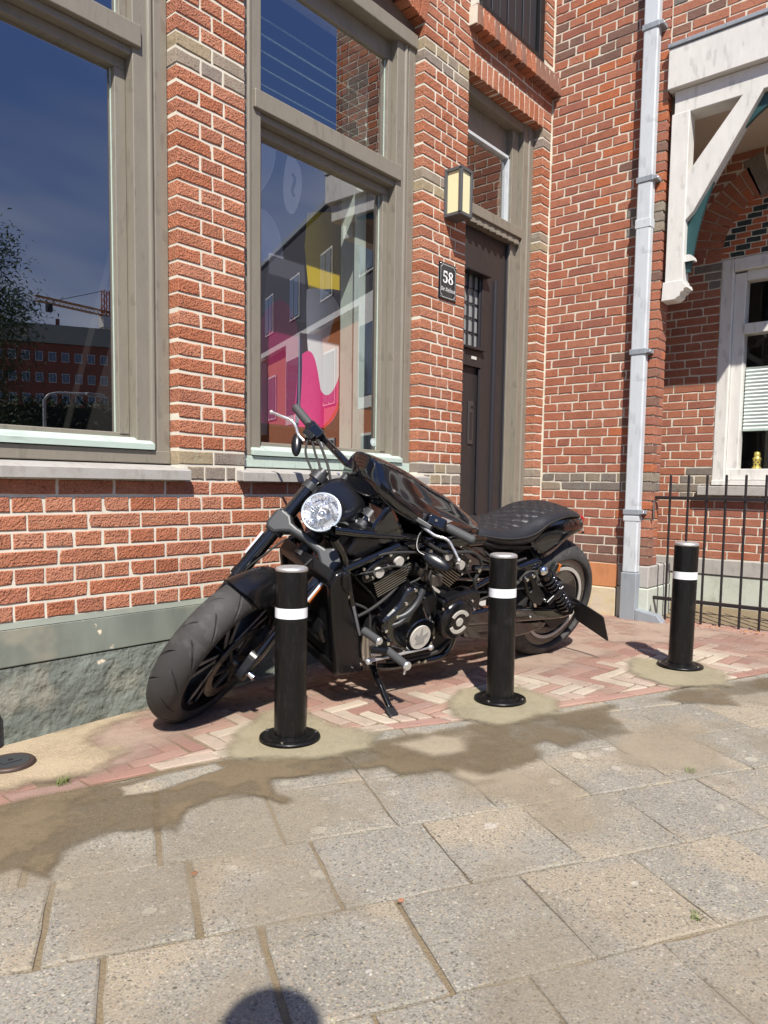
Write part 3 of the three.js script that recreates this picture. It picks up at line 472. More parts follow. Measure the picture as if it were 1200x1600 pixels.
  for (let i = 0; i < 7; i++) mesh('slat', [box(-0.865 + i * 0.092, -0.786 + i * 0.092, 3.785, 4.5, -0.06, -0.012 + (i % 2) * 0.004, 0.004)], std([0.022, 0.024, 0.03], { roughness: 0.35 }), uw);
  mesh('back_panel', [box(-0.93, -0.12, 3.72, 4.5, -0.16, -0.10, 0)], M.dim, uw);
}
// printed panel standing behind the glass of the shop window
{
  const art = thing('window_poster', 'large printed panel of magenta, yellow and white curves behind the shop window glass', 'poster');
  const t = canvasTex(1024, 2048, (x, w, h) => {
    x.fillStyle = '#1d1c22'; x.fillRect(0, 0, w, h);
    const blob = (c, f) => { x.fillStyle = c; x.beginPath(); f(); x.closePath(); x.fill(); };
    blob('#b9bdcb', () => { x.moveTo(60, 420); x.bezierCurveTo(140, 300, 300, 240, 360, 60); x.bezierCurveTo(420, 260, 340, 420, 240, 560); x.bezierCurveTo(160, 640, 60, 620, 60, 420); });
    blob('#d0d3de', () => { x.moveTo(470, 180); x.bezierCurveTo(610, 160, 600, 420, 520, 560); x.bezierCurveTo(440, 640, 400, 420, 470, 180); });
    x.strokeStyle = '#3b4258'; x.lineWidth = 22; x.beginPath(); x.moveTo(500, 300); x.bezierCurveTo(560, 340, 470, 400, 520, 450); x.stroke();
    blob('#8d90a2', () => { x.moveTo(120, 700); x.bezierCurveTo(300, 520, 420, 640, 440, 900); x.lineTo(180, 1000); });
    blob('#d2b81a', () => { x.moveTo(620, 520); x.lineTo(1024, 380); x.lineTo(1024, 1010); x.bezierCurveTo(900, 980, 740, 1000, 640, 1100); x.lineTo(600, 760); });
    blob('#4b4d58', () => { x.moveTo(340, 900); x.lineTo(600, 900); x.lineTo(620, 1300); x.lineTo(280, 1300); });
    blob('#8c1450', () => { x.moveTo(150, 2048); x.bezierCurveTo(170, 1600, 260, 1240, 420, 1180); x.bezierCurveTo(560, 1200, 600, 1500, 590, 2048); });
    blob('#b0186a', () => { x.moveTo(0, 1640); x.bezierCurveTo(120, 1700, 260, 1720, 300, 2048); x.lineTo(0, 2048); });
    blob('#f0f0f2', () => { x.moveTo(620, 1060); x.bezierCurveTo(780, 980, 920, 1060, 940, 1240); x.bezierCurveTo(960, 1500, 960, 1780, 840, 1960); x.bezierCurveTo(680, 1960, 600, 1500, 620, 1060); });
    blob('#ee3a88', () => { x.moveTo(560, 1560); x.bezierCurveTo(680, 1400, 700, 1560, 740, 1760); x.bezierCurveTo(800, 1860, 900, 1740, 945, 1420); x.bezierCurveTo(960, 1760, 900, 2048, 700, 2048); x.lineTo(520, 2048); });
    x.strokeStyle = '#e1241f'; x.lineWidth = 16; x.beginPath(); x.moveTo(945, 1330); x.bezierCurveTo(955, 1700, 930, 1900, 760, 2040); x.stroke();
    blob('#d97a12', () => { x.moveTo(870, 1140); x.bezierCurveTo(920, 1200, 950, 1290, 930, 1400); x.lineTo(800, 1400); });
    blob('#26222a', () => { x.moveTo(850, 1010); x.bezierCurveTo(940, 960, 980, 1100, 960, 1300); x.bezierCurveTo(930, 1180, 890, 1090, 850, 1070); });
    blob('#dfe9f2', () => { x.moveTo(985, 1400); x.lineTo(1024, 1330); x.lineTo(1024, 1760); x.lineTo(980, 1800); });
    blob('#473aa0', () => { x.moveTo(985, 1800); x.lineTo(1024, 1720); x.lineTo(1024, 2048); x.lineTo(940, 2048); });
    blob('#1c2150', () => { x.moveTo(560, 1330); x.bezierCurveTo(600, 1500, 590, 1700, 560, 2048); x.lineTo(530, 2048); x.bezierCurveTo(560, 1700, 550, 1500, 560, 1330); });
  }, 1, 1); t.repeat.set(1, 1); t.wrapS = t.wrapT = THREE.ClampToEdgeWrapping;
  const g = new THREE.PlaneGeometry(1.0, 1.62); mesh('print', g, std([1, 1, 1], { map: t, roughness: 0.6 }), art);
  mesh('board', [box(-0.51, 0.51, -0.82, 0.82, -0.02, -0.003, 0.002)], M.dark, art);
  art.position.set(-1.905, 2.05, -0.55);
  const st = thing('round_sticker', 'small pale round sticker low on the shop window frame', 'sticker', null, V3(-1.668, 1.15, -0.1445));
  mesh('disc', [new THREE.CylinderGeometry(0.022, 0.022, 0.002, 28).rotateX(Math.PI / 2)], std([0.45, 0.52, 0.52], { roughness: 0.4 }), st);
  mesh('mark', [extrude([[-0.006, -0.009], [0.003, -0.008], [0.008, 0], [0.003, 0.008], [-0.006, 0.009]], 0.001, 0).translate(0, 0, 0.0016)], M.white, st);
}
// wall lantern, number sign
{
  const l = thing('wall_lantern', 'dark grey box lantern with pale yellow panes on the brick pier beside the door', 'lamp', null, V3(-1.188, 2.455, 0.004));
  const fr = std([0.085, 0.088, 0.092], { roughness: 0.45 }), W = 0.050, D = 0.108, H = 0.255, F = [];
  for (const x of [-W, W]) for (const z of [0.008, D]) F.push(box(x - 0.009, x + 0.009, 0, H, z - 0.009, z + 0.009, 0.002));
  F.push(box(-W - 0.009, W + 0.009, -0.004, 0.014, -0.0, D + 0.009, 0.002), box(-W - 0.009, W + 0.009, H - 0.012, H + 0.006, -0.0, D + 0.009, 0.002));
  mesh('frame', F, fr, l);
  const milk = std([0.74, 0.68, 0.42], { roughness: 0.35 });
  mesh('pane', [box(-W + 0.009, W - 0.009, 0.014, H - 0.012, D - 0.004, D - 0.001, 0)], milk, l); mesh('pane', [box(-W + 0.001, -W + 0.004, 0.014, H - 0.012, 0.017, D - 0.009, 0)], milk, l); mesh('pane', [box(W - 0.004, W - 0.001, 0.014, H - 0.012, 0.017, D - 0.009, 0)], milk, l);
  mesh('back_plate', [box(-W - 0.012, W + 0.012, -0.006, H + 0.008, 0.0, 0.012, 0.002)], fr, l);
  const s = thing('house_number_sign', 'black enamel sign with white number 58 and script name on the pier', 'sign', null, V3(-1.203, 2.098, 0.006));
  const t = canvasTex(512, 640, (x, w, h) => {
    x.fillStyle = '#0a0b0e'; x.fillRect(0, 0, w, h); x.strokeStyle = '#e8e8e8'; x.lineWidth = 7; x.beginPath();
    const a = 26, c = 46; x.moveTo(a + c, a); x.lineTo(w - a - c, a); x.quadraticCurveTo(w - a - c, a + c, w - a, a + c); x.lineTo(w - a, h - a - c); x.quadraticCurveTo(w - a - c, h - a - c, w - a - c, h - a); x.lineTo(a + c, h - a); x.quadraticCurveTo(a + c, h - a - c, a, h - a - c); x.lineTo(a, a + c); x.quadraticCurveTo(a + c, a + c, a + c, a); x.stroke();
    x.fillStyle = '#f2f2f0'; x.textAlign = 'center'; x.font = 'bold 300px serif'; x.fillText('58', w / 2, 350); x.font = 'italic 96px serif'; x.fillText('De Nelson', w / 2, 500);
  }, 1, 1); t.repeat.set(1, 1);
  mesh('plate', [new RoundedBoxGeometry(0.168, 0.208, 0.010, 2, 0.004)], std([0.008, 0.009, 0.011], { roughness: 0.15 }), s);
  mesh('print', [new THREE.PlaneGeometry(0.160, 0.200).translate(0, 0, 0.0056)], phys([1, 1, 1], { map: t, roughness: 0.15, clearcoat: 0.6 }), s);
  mesh('screw', [ball(V3(-0.073, 0.093, 0.005), 0.004), ball(V3(0.073, 0.093, 0.005), 0.004), ball(V3(-0.073, -0.093, 0.005), 0.004), ball(V3(0.073, -0.093, 0.005), 0.004)], M.steel, s);
}

// ---------------------------------------------------------------- the neighbour: wall at a right angle, loggia with white timberwork
const houseB = thing('neighbour_house', 'darker red brick house at right angles with white timber porch and white window', 'house');
{
  const CB = 0.061, Y0 = 0.407, X2 = 0.90;
  const wall = mesh('wall', [box(0, 1.3, 0.36, 6.5, -0.3, 0.15, 0), box(0, 0.145, 0.36, 6.5, 0.15, 0.796, 0), box(0.004, 0.5, 3.60, 6.5, 0.803, 1.835, 0)], M.mortarB, houseB);
  const list = [], put = (z0, z1, y0, y1, x, mats, dep = 0.07) => { const L = z1 - z0; if (L < 0.02) return; list.push({ geo: brickGeo(L, y1 - y0, dep, 0.0014), mat: pick(mats), m: new THREE.Matrix4().makeTranslation(x - 0.0035 - rr(-0.001, 0.0015), (y0 + y1) / 2, (z0 + z1) / 2).multiply(new THREE.Matrix4().makeRotationY(-Math.PI / 2)).multiply(new THREE.Matrix4().makeRotationZ(rr(-0.006, 0.006))), size: L }); };
  const cutsB = (k, a, b) => { const o = []; const hd = k % 2, p = hd ? 0.1125 : 0.2195, off = hd ? 0.0 : (k % 4 === 0 ? 0.163 : 0.054); for (let i = -3; i < 26; i++) { const z = off + i * p + rr(-0.004, 0.004); if (z > a + 0.03 && z < b - 0.03) o.push(z); } return o; };
  const rowB = (k, a, b, x, mats) => { const y0 = Y0 + k * CB + 0.0045, zs = [a, ...cutsB(k, a, b), b]; for (let i = 0; i < zs.length - 1; i++) put(zs[i] + (i ? 0.0045 : 0), zs[i + 1] - (i < zs.length - 2 ? 0.0045 : 0), y0, y0 + 0.052, x, typeof mats === 'function' ? mats((zs[i] + zs[i + 1]) / 2) : mats); };
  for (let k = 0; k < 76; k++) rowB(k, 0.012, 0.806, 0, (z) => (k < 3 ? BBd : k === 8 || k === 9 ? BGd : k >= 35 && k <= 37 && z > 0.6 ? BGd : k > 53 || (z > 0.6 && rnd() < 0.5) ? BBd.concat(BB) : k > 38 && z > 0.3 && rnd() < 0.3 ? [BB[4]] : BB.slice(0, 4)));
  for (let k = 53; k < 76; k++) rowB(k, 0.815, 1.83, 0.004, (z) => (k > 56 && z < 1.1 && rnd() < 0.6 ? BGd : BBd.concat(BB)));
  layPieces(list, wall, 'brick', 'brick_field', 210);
  // recessed wall with the arched window, a metre behind the timber front
  const back = mesh('recessed_wall', [box(X2, 1.3, 0.40, 3.6, 0.15, 0.906, 0), box(X2, 1.3, 0.40, 0.90, 0.906, 1.706, 0), box(X2, 1.3, 2.553, 3.6, 0.906, 1.706, 0), box(X2, 1.3, 0.40, 3.6, 1.706, 1.83, 0)], M.mortarB, houseB);
  list.length = 0;
  const zc = 1.306, yc = 2.59, ri = 0.40, ro = 0.62;
  for (let k = 0; k < 50; k++) {
    const y0 = Y0 + k * CB, ym = y0 + CB / 2; let spans = [[0.2, 1.828]];
    if (ym > 0.92 && ym < yc) spans = [[0.2, 0.904], [1.708, 1.828]];
    if (ym >= yc) { const h = ym - yc; if (h < ro + 0.01) { const d = Math.sqrt(Math.max(0, (ro + 0.008) ** 2 - h * h)); spans = [[0.2, zc - d], [zc + d, 1.828]]; } }
    for (const [a, b] of spans) rowB(k, a, b, X2, (z) => ((k >= 7 && k <= 10 && z > 0.69) || (k >= 32 && k <= 34 && z > 0.73) ? BGd : BB.slice(0, 4)));
  }
  const radial = (t, r0, r1, w0, mats) => { const g = chip([[-w0 * 0.5 * r0 / ro, -(r1 - r0) / 2], [w0 * 0.5 * r0 / ro, -(r1 - r0) / 2], [w0 * 0.5 * r1 / ro, (r1 - r0) / 2], [-w0 * 0.5 * r1 / ro, (r1 - r0) / 2]], 0.07, 0.003, 0.0012); const rm = (r0 + r1) / 2; list.push({ geo: g, mat: pick(mats), size: 0.15, m: new THREE.Matrix4().makeTranslation(X2 - 0.008, yc + Math.sin(t) * rm, zc - Math.cos(t) * rm).multiply(new THREE.Matrix4().makeRotationY(-Math.PI / 2)).multiply(new THREE.Matrix4().makeRotationZ(Math.PI / 2 - t)) }); };
  const NV = 27; for (let i = 0; i < NV; i++) { const t = (i + 0.5) * Math.PI / NV; if (Math.abs(t - Math.PI / 2) < 0.40) { if (i % 2 === 0) radial(t, ri - 0.02, ro + 0.05, 0.125, BGd); continue; } if (i % 2) { radial(t, ri, ro, 0.064, BB.slice(0, 4)); } else { radial(t, ri, ri + 0.105, 0.064, BB); radial(t, ri + 0.113, ro, 0.064, BB.slice(0, 4)); } }
  for (let k = 0; k < 11; k++) for (let q = -5; q < 6; q++) { const y0 = 2.558 + k * 0.041, z0 = zc + (q - 0.5 + (k % 2) * 0.35) * 0.1; if (Math.hypot(z0 + 0.05 - zc, y0 + 0.02 - yc) < ri + 0.02) put(z0 + 0.003, z0 + 0.097, y0 + 0.003, y0 + 0.038, X2 + 0.001, (q + (k >> 1)) % 2 ? [BGreen] : [BB[4]], 0.03); }
  layPieces(list, back, 'brick', 'brick_field', 240);
  mesh('gable_wall', [box(0.004, 6, 3.60, 6.5, 1.80, 1.835, 0), box(1.3, 6, -0.1, 3.60, 1.80, 1.835, 0), box(0.9, 1.3, -0.1, 0.40, 1.80, 1.835, 0)], std([0.33, 0.12, 0.075], { map: brickMap, roughness: 0.9 }), houseB);
  { // bricks on the pier's return, facing the street
    list.length = 0; for (let k = 0; k < 45; k++) { const y0 = Y0 + k * CB + 0.0045; list.push({ geo: brickGeo(0.072, 0.052, 0.05, 0.0014), mat: pick(k === 8 || k === 9 ? BGd : BB), size: 0.1, m: new THREE.Matrix4().makeTranslation(0.107, y0 + 0.026, 0.8035) }); }
    const pier = mesh('pier', box(0.0, 0.142, 0.36, 3.4, 0.70, 0.7975, 0), M.mortarB, houseB); layPieces(list, pier, 'brick', 'brick_field', 45);
  }
  mesh('plinth', [box(-0.028, 0.4, -0.08, 0.243, -0.2, 0.60, 0.008)], M.paleStone, houseB);
  mesh('plinth', [box(-0.012, 0.4, 0.26, 0.405, 0.60, 0.812, 0.01)], M.stone, houseB); mesh('plinth', [box(-0.022, 0.4, -0.08, 0.258, 0.602, 0.818, 0.008)], M.mintStone, houseB);
  mesh('terracotta_block', [box(-0.006, 0.1, 0.246, 0.403, 0.10, 0.598, 0.004)], M.orange, houseB);
  mesh('recess_plinth', [box(X2 - 0.02, 1.3, -0.08, 0.288, 0.15, 1.83, 0.006)], M.mintStone, houseB); mesh('recess_plinth_cap', [box(X2 - 0.03, 1.3, 0.292, 0.404, 0.15, 1.835, 0.006)], M.stone, houseB);
  // white window
  const w = part('window', houseB), P = X2 + 0.03, Z1 = 1.706, Zm = 1.306;
  mesh('frame', [box(X2 - 0.006, P + 0.1, 0.950, 2.550, 0.907, 0.990, 0.006), box(P, P + 0.1, 1.055, 2.45, 0.990, 1.068, 0.005), box(X2 - 0.006, P + 0.1, 2.462, 2.550, 0.990, Z1, 0.006), box(P, P + 0.1, 2.392, 2.462, 1.068, 1.62, 0.005), box(P - 0.012, P + 0.1, 2.020, 2.092, 1.068, 1.55, 0.005), box(P - 0.006, P + 0.1, 0.985, 1.066, 0.990, 1.62, 0.005), box(X2 - 0.014, P + 0.1, 0.947, 0.982, 0.907, Z1, 0.004), box(X2 - 0.006, P + 0.1, 0.982, 2.462, 1.62, Z1, 0.006), box(P, P + 0.1, 1.066, 2.392, 1.545, 1.62, 0.005)], M.white, w);
  mesh('pane', [new THREE.PlaneGeometry(0.48, 0.955).rotateY(-Math.PI / 2).translate(P + 0.045, 1.543, Zm)], M.thinGlass, w); mesh('pane', [new THREE.PlaneGeometry(0.48, 0.30).rotateY(-Math.PI / 2).translate(P + 0.045, 2.242, Zm)], M.thinGlass, w);
  const bl = part('pleated_blind', houseB); for (let i = 0; i < 17; i++) mesh('pleat', [extrude([[0, 0], [0.010, 0.0128], [0, 0.0256], [0.003, 0.0256], [0.013, 0.0128], [0.003, 0]], 0.46, 0).translate(P + 0.065, 1.358 + i * 0.0256, Zm)], std([0.62, 0.69, 0.65], { roughness: 0.8 }), bl);
  mesh('blind_rail', [box(P + 0.06, P + 0.082, 1.338, 1.357, 1.075, 1.537, 0.003)], M.mint, bl);
  mesh('window_board', [box(P + 0.05, P + 0.32, 1.03, 1.05, 0.98, 1.64, 0.002)], M.white, w);
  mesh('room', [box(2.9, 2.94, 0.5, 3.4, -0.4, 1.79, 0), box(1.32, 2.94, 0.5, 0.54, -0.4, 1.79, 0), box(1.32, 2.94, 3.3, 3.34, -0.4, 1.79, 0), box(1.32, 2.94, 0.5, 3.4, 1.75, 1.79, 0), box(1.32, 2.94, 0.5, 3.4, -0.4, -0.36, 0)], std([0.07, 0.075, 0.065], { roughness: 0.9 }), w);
  mesh('stone_sill', [box(X2 - 0.07, P + 0.05, 0.872, 0.940, 0.826, 1.79, 0.006)], M.stone, houseB);
  // timber porch
  mesh('beam', [box(-0.045, 0.16, 3.372, 3.612, 0.812, 1.885, 0.006)], M.white, houseB); mesh('lead_flashing', [box(-0.055, 0.1, 3.615, 3.640, 0.808, 1.89, 0.004)], M.zinc, houseB); mesh('side_beam', [box(0.163, 0.9, 3.12, 3.60, 1.74, 1.86, 0.006)], M.white, houseB);
  mesh('rail', [box(0.0, 0.14, 3.225, 3.371, 0.845, 1.85, 0.006)], M.white, houseB); mesh('post', [box(-0.005, 0.10, 2.20, 3.234, 0.832, 0.942, 0.006)], M.white, houseB);
  mesh('brace', [extrude([[0.935, 2.57], [0.985, 2.62], [1.36, 3.235], [1.245, 3.235], [0.943, 2.86], [0.935, 2.85]].map(([z, y]) => [z, y]), 0.09, 0.005).rotateY(-Math.PI / 2).translate(0.045, 0, 0)], M.white, houseB);
  { const p = [[0.941, 2.27], [0.941, 2.56], [1.35, 3.22], [1.55, 3.235]]; const arc = []; for (let i = 0; i <= 14; i++) { const t = i / 14; arc.push([0.968 + 0.52 * t * t * 0.9 + 0.14 * t, 2.27 + 0.93 * Math.sin(t * Math.PI / 2)]); } mesh('arch_board', [extrude([...p.slice(0, 3), [1.60, 3.235], ...arc.reverse()], 0.03, 0.002).rotateY(-Math.PI / 2).translate(0.06, 0, 0)], M.green, houseB); }
  mesh('bracket', [extrude([[0.818, 2.10], [0.90, 2.10], [0.928, 2.118], [0.935, 2.14], [0.952, 2.145], [0.955, 2.158], [0.975, 2.165], [0.968, 2.188], [0.952, 2.198], [0.95, 2.215], [0.822, 2.215]], 0.115, 0.004).rotateY(-Math.PI / 2).translate(0.045, 0, 0)], M.white, houseB);
  mesh('dowel', [new THREE.CylinderGeometry(0.042, 0.042, 0.05, 24, 1, false, 0, Math.PI).rotateZ(Math.PI / 2).translate(0.045, 2.33, 0.958)], M.white, houseB);
  mesh('soffit', box(0.145, 0.9, 3.275, 3.32, 0.15, 1.74, 0), M.cream, houseB);
}
// downpipe, fence
{
  const d = thing('downpipe', 'pale grey square downpipe with zinc foot on the neighbour wall', 'downpipe');
  mesh('pipe', [box(-0.074, -0.010, 0.36, 6.4, 0.655, 0.752, 0.012)], M.pvc, d);
  for (const y of [0.76, 1.79, 2.86, 3.78]) { const c = mesh('clamp', [box(-0.080, -0.004, y - 0.018, y + 0.018, 0.649, 0.758, 0.004), box(-0.074, 0.0, y - 0.012, y + 0.012, 0.756, 0.782, 0.002)], M.zinc, d); mesh('screw', [ball(V3(-0.06, y, 0.780), 0.006)], M.steel, c); }
  mesh('joint', box(-0.077, -0.007, 2.56, 2.62, 0.652, 0.755, 0.006), M.pvc, d); mesh('joint', box(-0.077, -0.007, 0.70, 0.735, 0.652, 0.755, 0.004), M.pvc, d);
  mesh('foot', [box(-0.080, -0.006, 0.045, 0.362, 0.650, 0.758, 0.008), extrude([[0.758, 0.045], [0.758, 0.125], [0.90, 0.10], [0.945, 0.045]], 0.080, 0.005).rotateY(-Math.PI / 2).translate(-0.042, 0, 0)], M.zinc, d);
  const f = thing('iron_fence', 'black iron railing with plain upright bars in front of the white window', 'fence');
  const X = 0.075, rail = (y, n) => mesh('rail', [box(X - 0.014, X + 0.014, y - 0.011, y + 0.011, 0.79, 2.5, 0.003)], M.iron, f); rail(0.856); rail(0.195);
  for (let i = 0; i < 15; i++) mesh('bar', [bar(V3(X, 0.048, 0.899 + i * 0.1135), V3(X, 1.0, 0.899 + i * 0.1135), 0.0078, 0.0078, 10), ball(V3(X, 1.0, 0.899 + i * 0.1135), 0.0078, 10)], M.iron, f);
  mesh('stay', bar(V3(X - 0.02, 0.85, 0.80), V3(0.0, 0.72, 0.825), 0.006), M.iron, f); mesh('stay', [bar(V3(X - 0.02, 0.19, 0.80), V3(0.0, 0.075, 0.835), 0.006)], M.iron, f);
  structure('fence_kerb', [box(0.02, 0.125, -0.06, 0.046, 0.80, 2.6, 0.01)], M.stone).userData.kind = 'structure';
  const yard = structure('yard', box(0.127, 3.0, -0.1, 0.036, 0.15, 4.4, 0), M.sand);
  { const l = [], mats = [[0.30, 0.165, 0.128], [0.27, 0.145, 0.115], [0.33, 0.195, 0.155]].map((q) => brickMat(q, 0.002)); for (let i = 0; i < 12; i++) for (let j = 0; j < 9; j++) { const z = 0.3 + j * 0.206 + (i % 2) * 0.1; l.push({ geo: brickGeo(0.2, 0.062, 0.03), mat: pick(mats), size: 0.2, m: new THREE.Matrix4().makeTranslation(0.16 + i * 0.0665, 0.0405 + rr(-0.001, 0.001), z).multiply(new THREE.Matrix4().makeRotationX(-Math.PI / 2)).multiply(new THREE.Matrix4().makeRotationZ(Math.PI / 2)) }); } layPieces(l, yard, 'paver', 'paver_field', 110); }
  // dead leaves along the kerb: nobody could count them
  const q = []; for (let i = 0; i < 160; i++) { const a = rr(0.006, 0.016), g = new THREE.PlaneGeometry(a, a * 0.6, 2, 1); g.attributes.position.setZ(1, a * 0.2); g.rotateX(-Math.PI / 2 + rr(-0.5, 0.5)).rotateY(rnd() * 6); const z = 0.84 + Math.abs(rr(-1, 1)) ** 1.4 * 1.2; g.translate(rr(-0.05, 0.03), gy(0) + 0.012, z); q.push(g); }
  mesh('dead_leaves', q, std([0.42, 0.19, 0.05], { roughness: 0.8 }), scene, 'stuff'); tag(scene.children[scene.children.length - 1], 'scatter of dry orange leaf bits along the fence kerb', 'leaves');
}
// ---------------------------------------------------------------- bollards
{
  const mats = [[-3.046, 0.693], [-2.165, 1.016], [-1.105, 1.395]], labels = ['black bollard with white band in front of the motorcycle front wheel', 'black bollard with white band in front of the motorcycle rear half', 'black bollard with white band by the iron fence, clear of the motorcycle'];
  const scuff = tex(512, 0.5, (u, v) => { const a = smooth(0.56, 0.8, fbm(u, v, 8, 5, 411)) * 0.9 + smooth(0.66, 0.72, fbm(u, v * 0.15, 60, 3, 413)) * 1.2; const f = 0.8 + a; return [f * 0.35, f * 0.345, f * 0.335]; });
  const blk = phys([0.022, 0.021, 0.021], { map: scuff, roughness: 0.33, specularIntensity: 0.6, bumpMap: gritBump, bumpScale: 0.0003 });
  const make = () => {
    const b = thing('bollard', labels[0], 'bollard', 'bollards in a row on the pavement');
    mesh('post', [new THREE.CylinderGeometry(0.0565, 0.0565, 0.597, 48, 1, true).translate(0, 0.2985, 0)], blk, b);
    mesh('cap', [new THREE.LatheGeometry([[0, 0.612], [0.045, 0.612], [0.053, 0.609], [0.0568, 0.604], [0.0568, 0.596], [0.05, 0.594]].map((p) => new THREE.Vector2(...p)), 48)], std([0.72, 0.71, 0.69], { roughness: 0.48, metalness: 0.9 }), b);
    mesh('reflective_band', [new THREE.CylinderGeometry(0.0570, 0.0570, 0.036, 48, 1, true).translate(0, 0.452, 0)], std([0.78, 0.80, 0.82], { roughness: 0.3 }), b);
    const fl = mesh('flange', [new THREE.LatheGeometry([[0.05, 0.016], [0.070, 0.016], [0.074, 0.010], [0.080, 0.010], [0.084, 0.013], [0.098, 0.012], [0.107, 0.009], [0.109, 0.0], [0.06, 0.0]].map((p) => new THREE.Vector2(...p)), 56)], blk, b);
    mesh('bolt', [0.5, 2.6, 4.4].map((a) => bar(V3(Math.cos(a) * 0.093, 0.01, Math.sin(a) * 0.093), V3(Math.cos(a) * 0.093, 0.017, Math.sin(a) * 0.093), 0.006)), M.steel, fl);
    return b;
  };
  const b0 = make(); mats.forEach((p, i) => { const b = i ? b0.clone() : b0; if (i) { b.name = numbered('bollard'); scene.add(b); } b.position.copy(onGround(p[0], p[1])).y += 0.009; b.rotation.set([0.004, -0.006, 0.007][i], i * 1.3, [-0.005, 0.004, 0.003][i]); b.userData = { ...b0.userData, label: labels[i] }; });
}

// ---------------------------------------------------------------- motorcycle
const BK = {
  gloss: phys([0.004, 0.004, 0.005], { roughness: 0.1, clearcoat: 1, clearcoatRoughness: 0.02 }),
  satin: std([0.006, 0.006, 0.007], { roughness: 0.27 }),
  cowl: phys([0.006, 0.006, 0.007], { roughness: 0.24, clearcoat: 0.5, clearcoatRoughness: 0.2 }),
  matte: std([0.010, 0.010, 0.011], { roughness: 0.5 }),
  wrinkle: std([0.009, 0.009, 0.010], { roughness: 0.55, bumpMap: gritBump, bumpScale: 0.0006 }),
  clampGrey: std([0.040, 0.042, 0.045], { roughness: 0.42, metalness: 0.3 }),
  rubber: std([0.026, 0.025, 0.024], { roughness: 0.72 }),
  grip: std([0.055, 0.056, 0.058], { roughness: 0.7 }),
  tyre: std([0.050, 0.048, 0.046], { roughness: 0.75, bumpMap: gritBump, bumpScale: 0.0006, map: tex(512, 0.5, (u, v) => { const f = 0.75 + 0.5 * fbm(u, v, 6, 5, 201), d = smooth(0.58, 0.75, fbm(u, v, 14, 4, 203)) * 1.1; return [clamp(f * 0.7 + d * 0.6), clamp(f * 0.7 + d * 0.55), clamp(f * 0.7 + d * 0.45)]; }) }),
  leather: phys([0.016, 0.016, 0.018], { roughness: 0.42, bumpMap: tex(512, 0.08, (u, v) => fbm(u, v, 60, 3, 205), true), bumpScale: 0.0005, sheen: 0.2 }),
  chrome: std([0.85, 0.85, 0.86], { roughness: 0.10, metalness: 1 }),
  alu: std([0.62, 0.61, 0.58], { roughness: 0.32, metalness: 1 }),
  aluPaint: std([0.50, 0.47, 0.42], { roughness: 0.4 }),
  finEdge: std([0.50, 0.46, 0.38], { roughness: 0.3, metalness: 0.9 }),
  disc: std([0.20, 0.18, 0.16], { roughness: 0.35, metalness: 1 }),
  amber: phys([0.62, 0.16, 0.015], { roughness: 0.12, clearcoat: 1 }),
  red: phys([0.4, 0.01, 0.012], { roughness: 0.12, clearcoat: 1 }),
  silver: std([0.70, 0.70, 0.71], { roughness: 0.28, metalness: 0.75 }),
};
const bike = thing('motorcycle', 'black cruiser motorcycle leaning on its side stand, front wheel turned left, by the brick wall', 'motorcycle');
bike.matrixAutoUpdate = false;
{
  const f = V3(-0.97824133, -0.01565186, -0.20687899), u = V3(-0.07155683, 0.96141765, 0.26562328), w = V3(-0.19473962, -0.27464727, 0.94161848);
  bike.matrix.copy(basis(V3(-1.294, 0.0335, 0.643), f, u, w.clone().negate())); bike.matrix.decompose(bike.position, bike.quaternion, bike.scale); bike.matrixAutoUpdate = true;
}
const B = (u, v, w) => V3(u, v, -w);                       // forward, up, towards the bike's left side
const SM = basis(V3(2.0567, 0, 0), V3(0.62998, 0.52677, -0.57065), V3(-0.62979, 0.77647, 0.02151), V3(0.45442, 0.34584, 0.82091));   // steering head frame
const S = (a, k, e) => V3(a, k, -e).applyMatrix4(SM), inS = (g) => g.applyMatrix4(SM);
const put = (name, geo, mat, parent = bike) => mesh(name, geo, mat, parent);   // deeper than a sub-part is redirected by mesh()
const bolt = (p, r = 0.006, dir = V3(0, 0, -1)) => bar(p, p.clone().addScaledVector(dir, r * 1.1), r, r * 0.85, 10);

function tyreGeo(R, hw, h, rim, groove, nA = 360, nT = 44) {
  const pos = [], uv = [], idx = [], prof = (t) => { const p = t * 2.05, c = Math.min(Math.abs(p), Math.PI / 2), sg = Math.sign(p); let w = hw * Math.sin(c), r = R - h + h * Math.cos(c); const ex = Math.abs(p) - Math.PI / 2; if (ex > 0) { const q = ex / (2.05 - Math.PI / 2); w = hw * mix(1, 0.84, q * q); r = mix(R - h, rim, q); } return [sg * w, r]; };
  for (let i = 0; i <= nA; i++) for (let j = 0; j <= nT; j++) { const t = j / nT * 2 - 1, a = i / nA * 2 * Math.PI; let [w, r] = prof(t); const d = groove ? groove(a, t) : 0; const c = Math.min(Math.abs(t * 2.05), 1.5); r -= d * Math.cos(c); w -= d * Math.sin(c) * Math.sign(t); pos.push(r * Math.cos(a), r * Math.sin(a), w); uv.push(a * R, t * hw * 1.4); }
  for (let i = 0; i < nA; i++) for (let j = 0; j < nT; j++) { const a = i * (nT + 1) + j, b = a + 1, c = a + nT + 1, d = c + 1; idx.push(a, c, b, b, c, d); }
  const g = new THREE.BufferGeometry(); g.setAttribute('position', new THREE.Float32BufferAttribute(pos, 3)); g.setAttribute('uv', new THREE.Float32BufferAttribute(uv, 2)); g.setIndex(idx); g.computeVertexNormals(); return g;
}
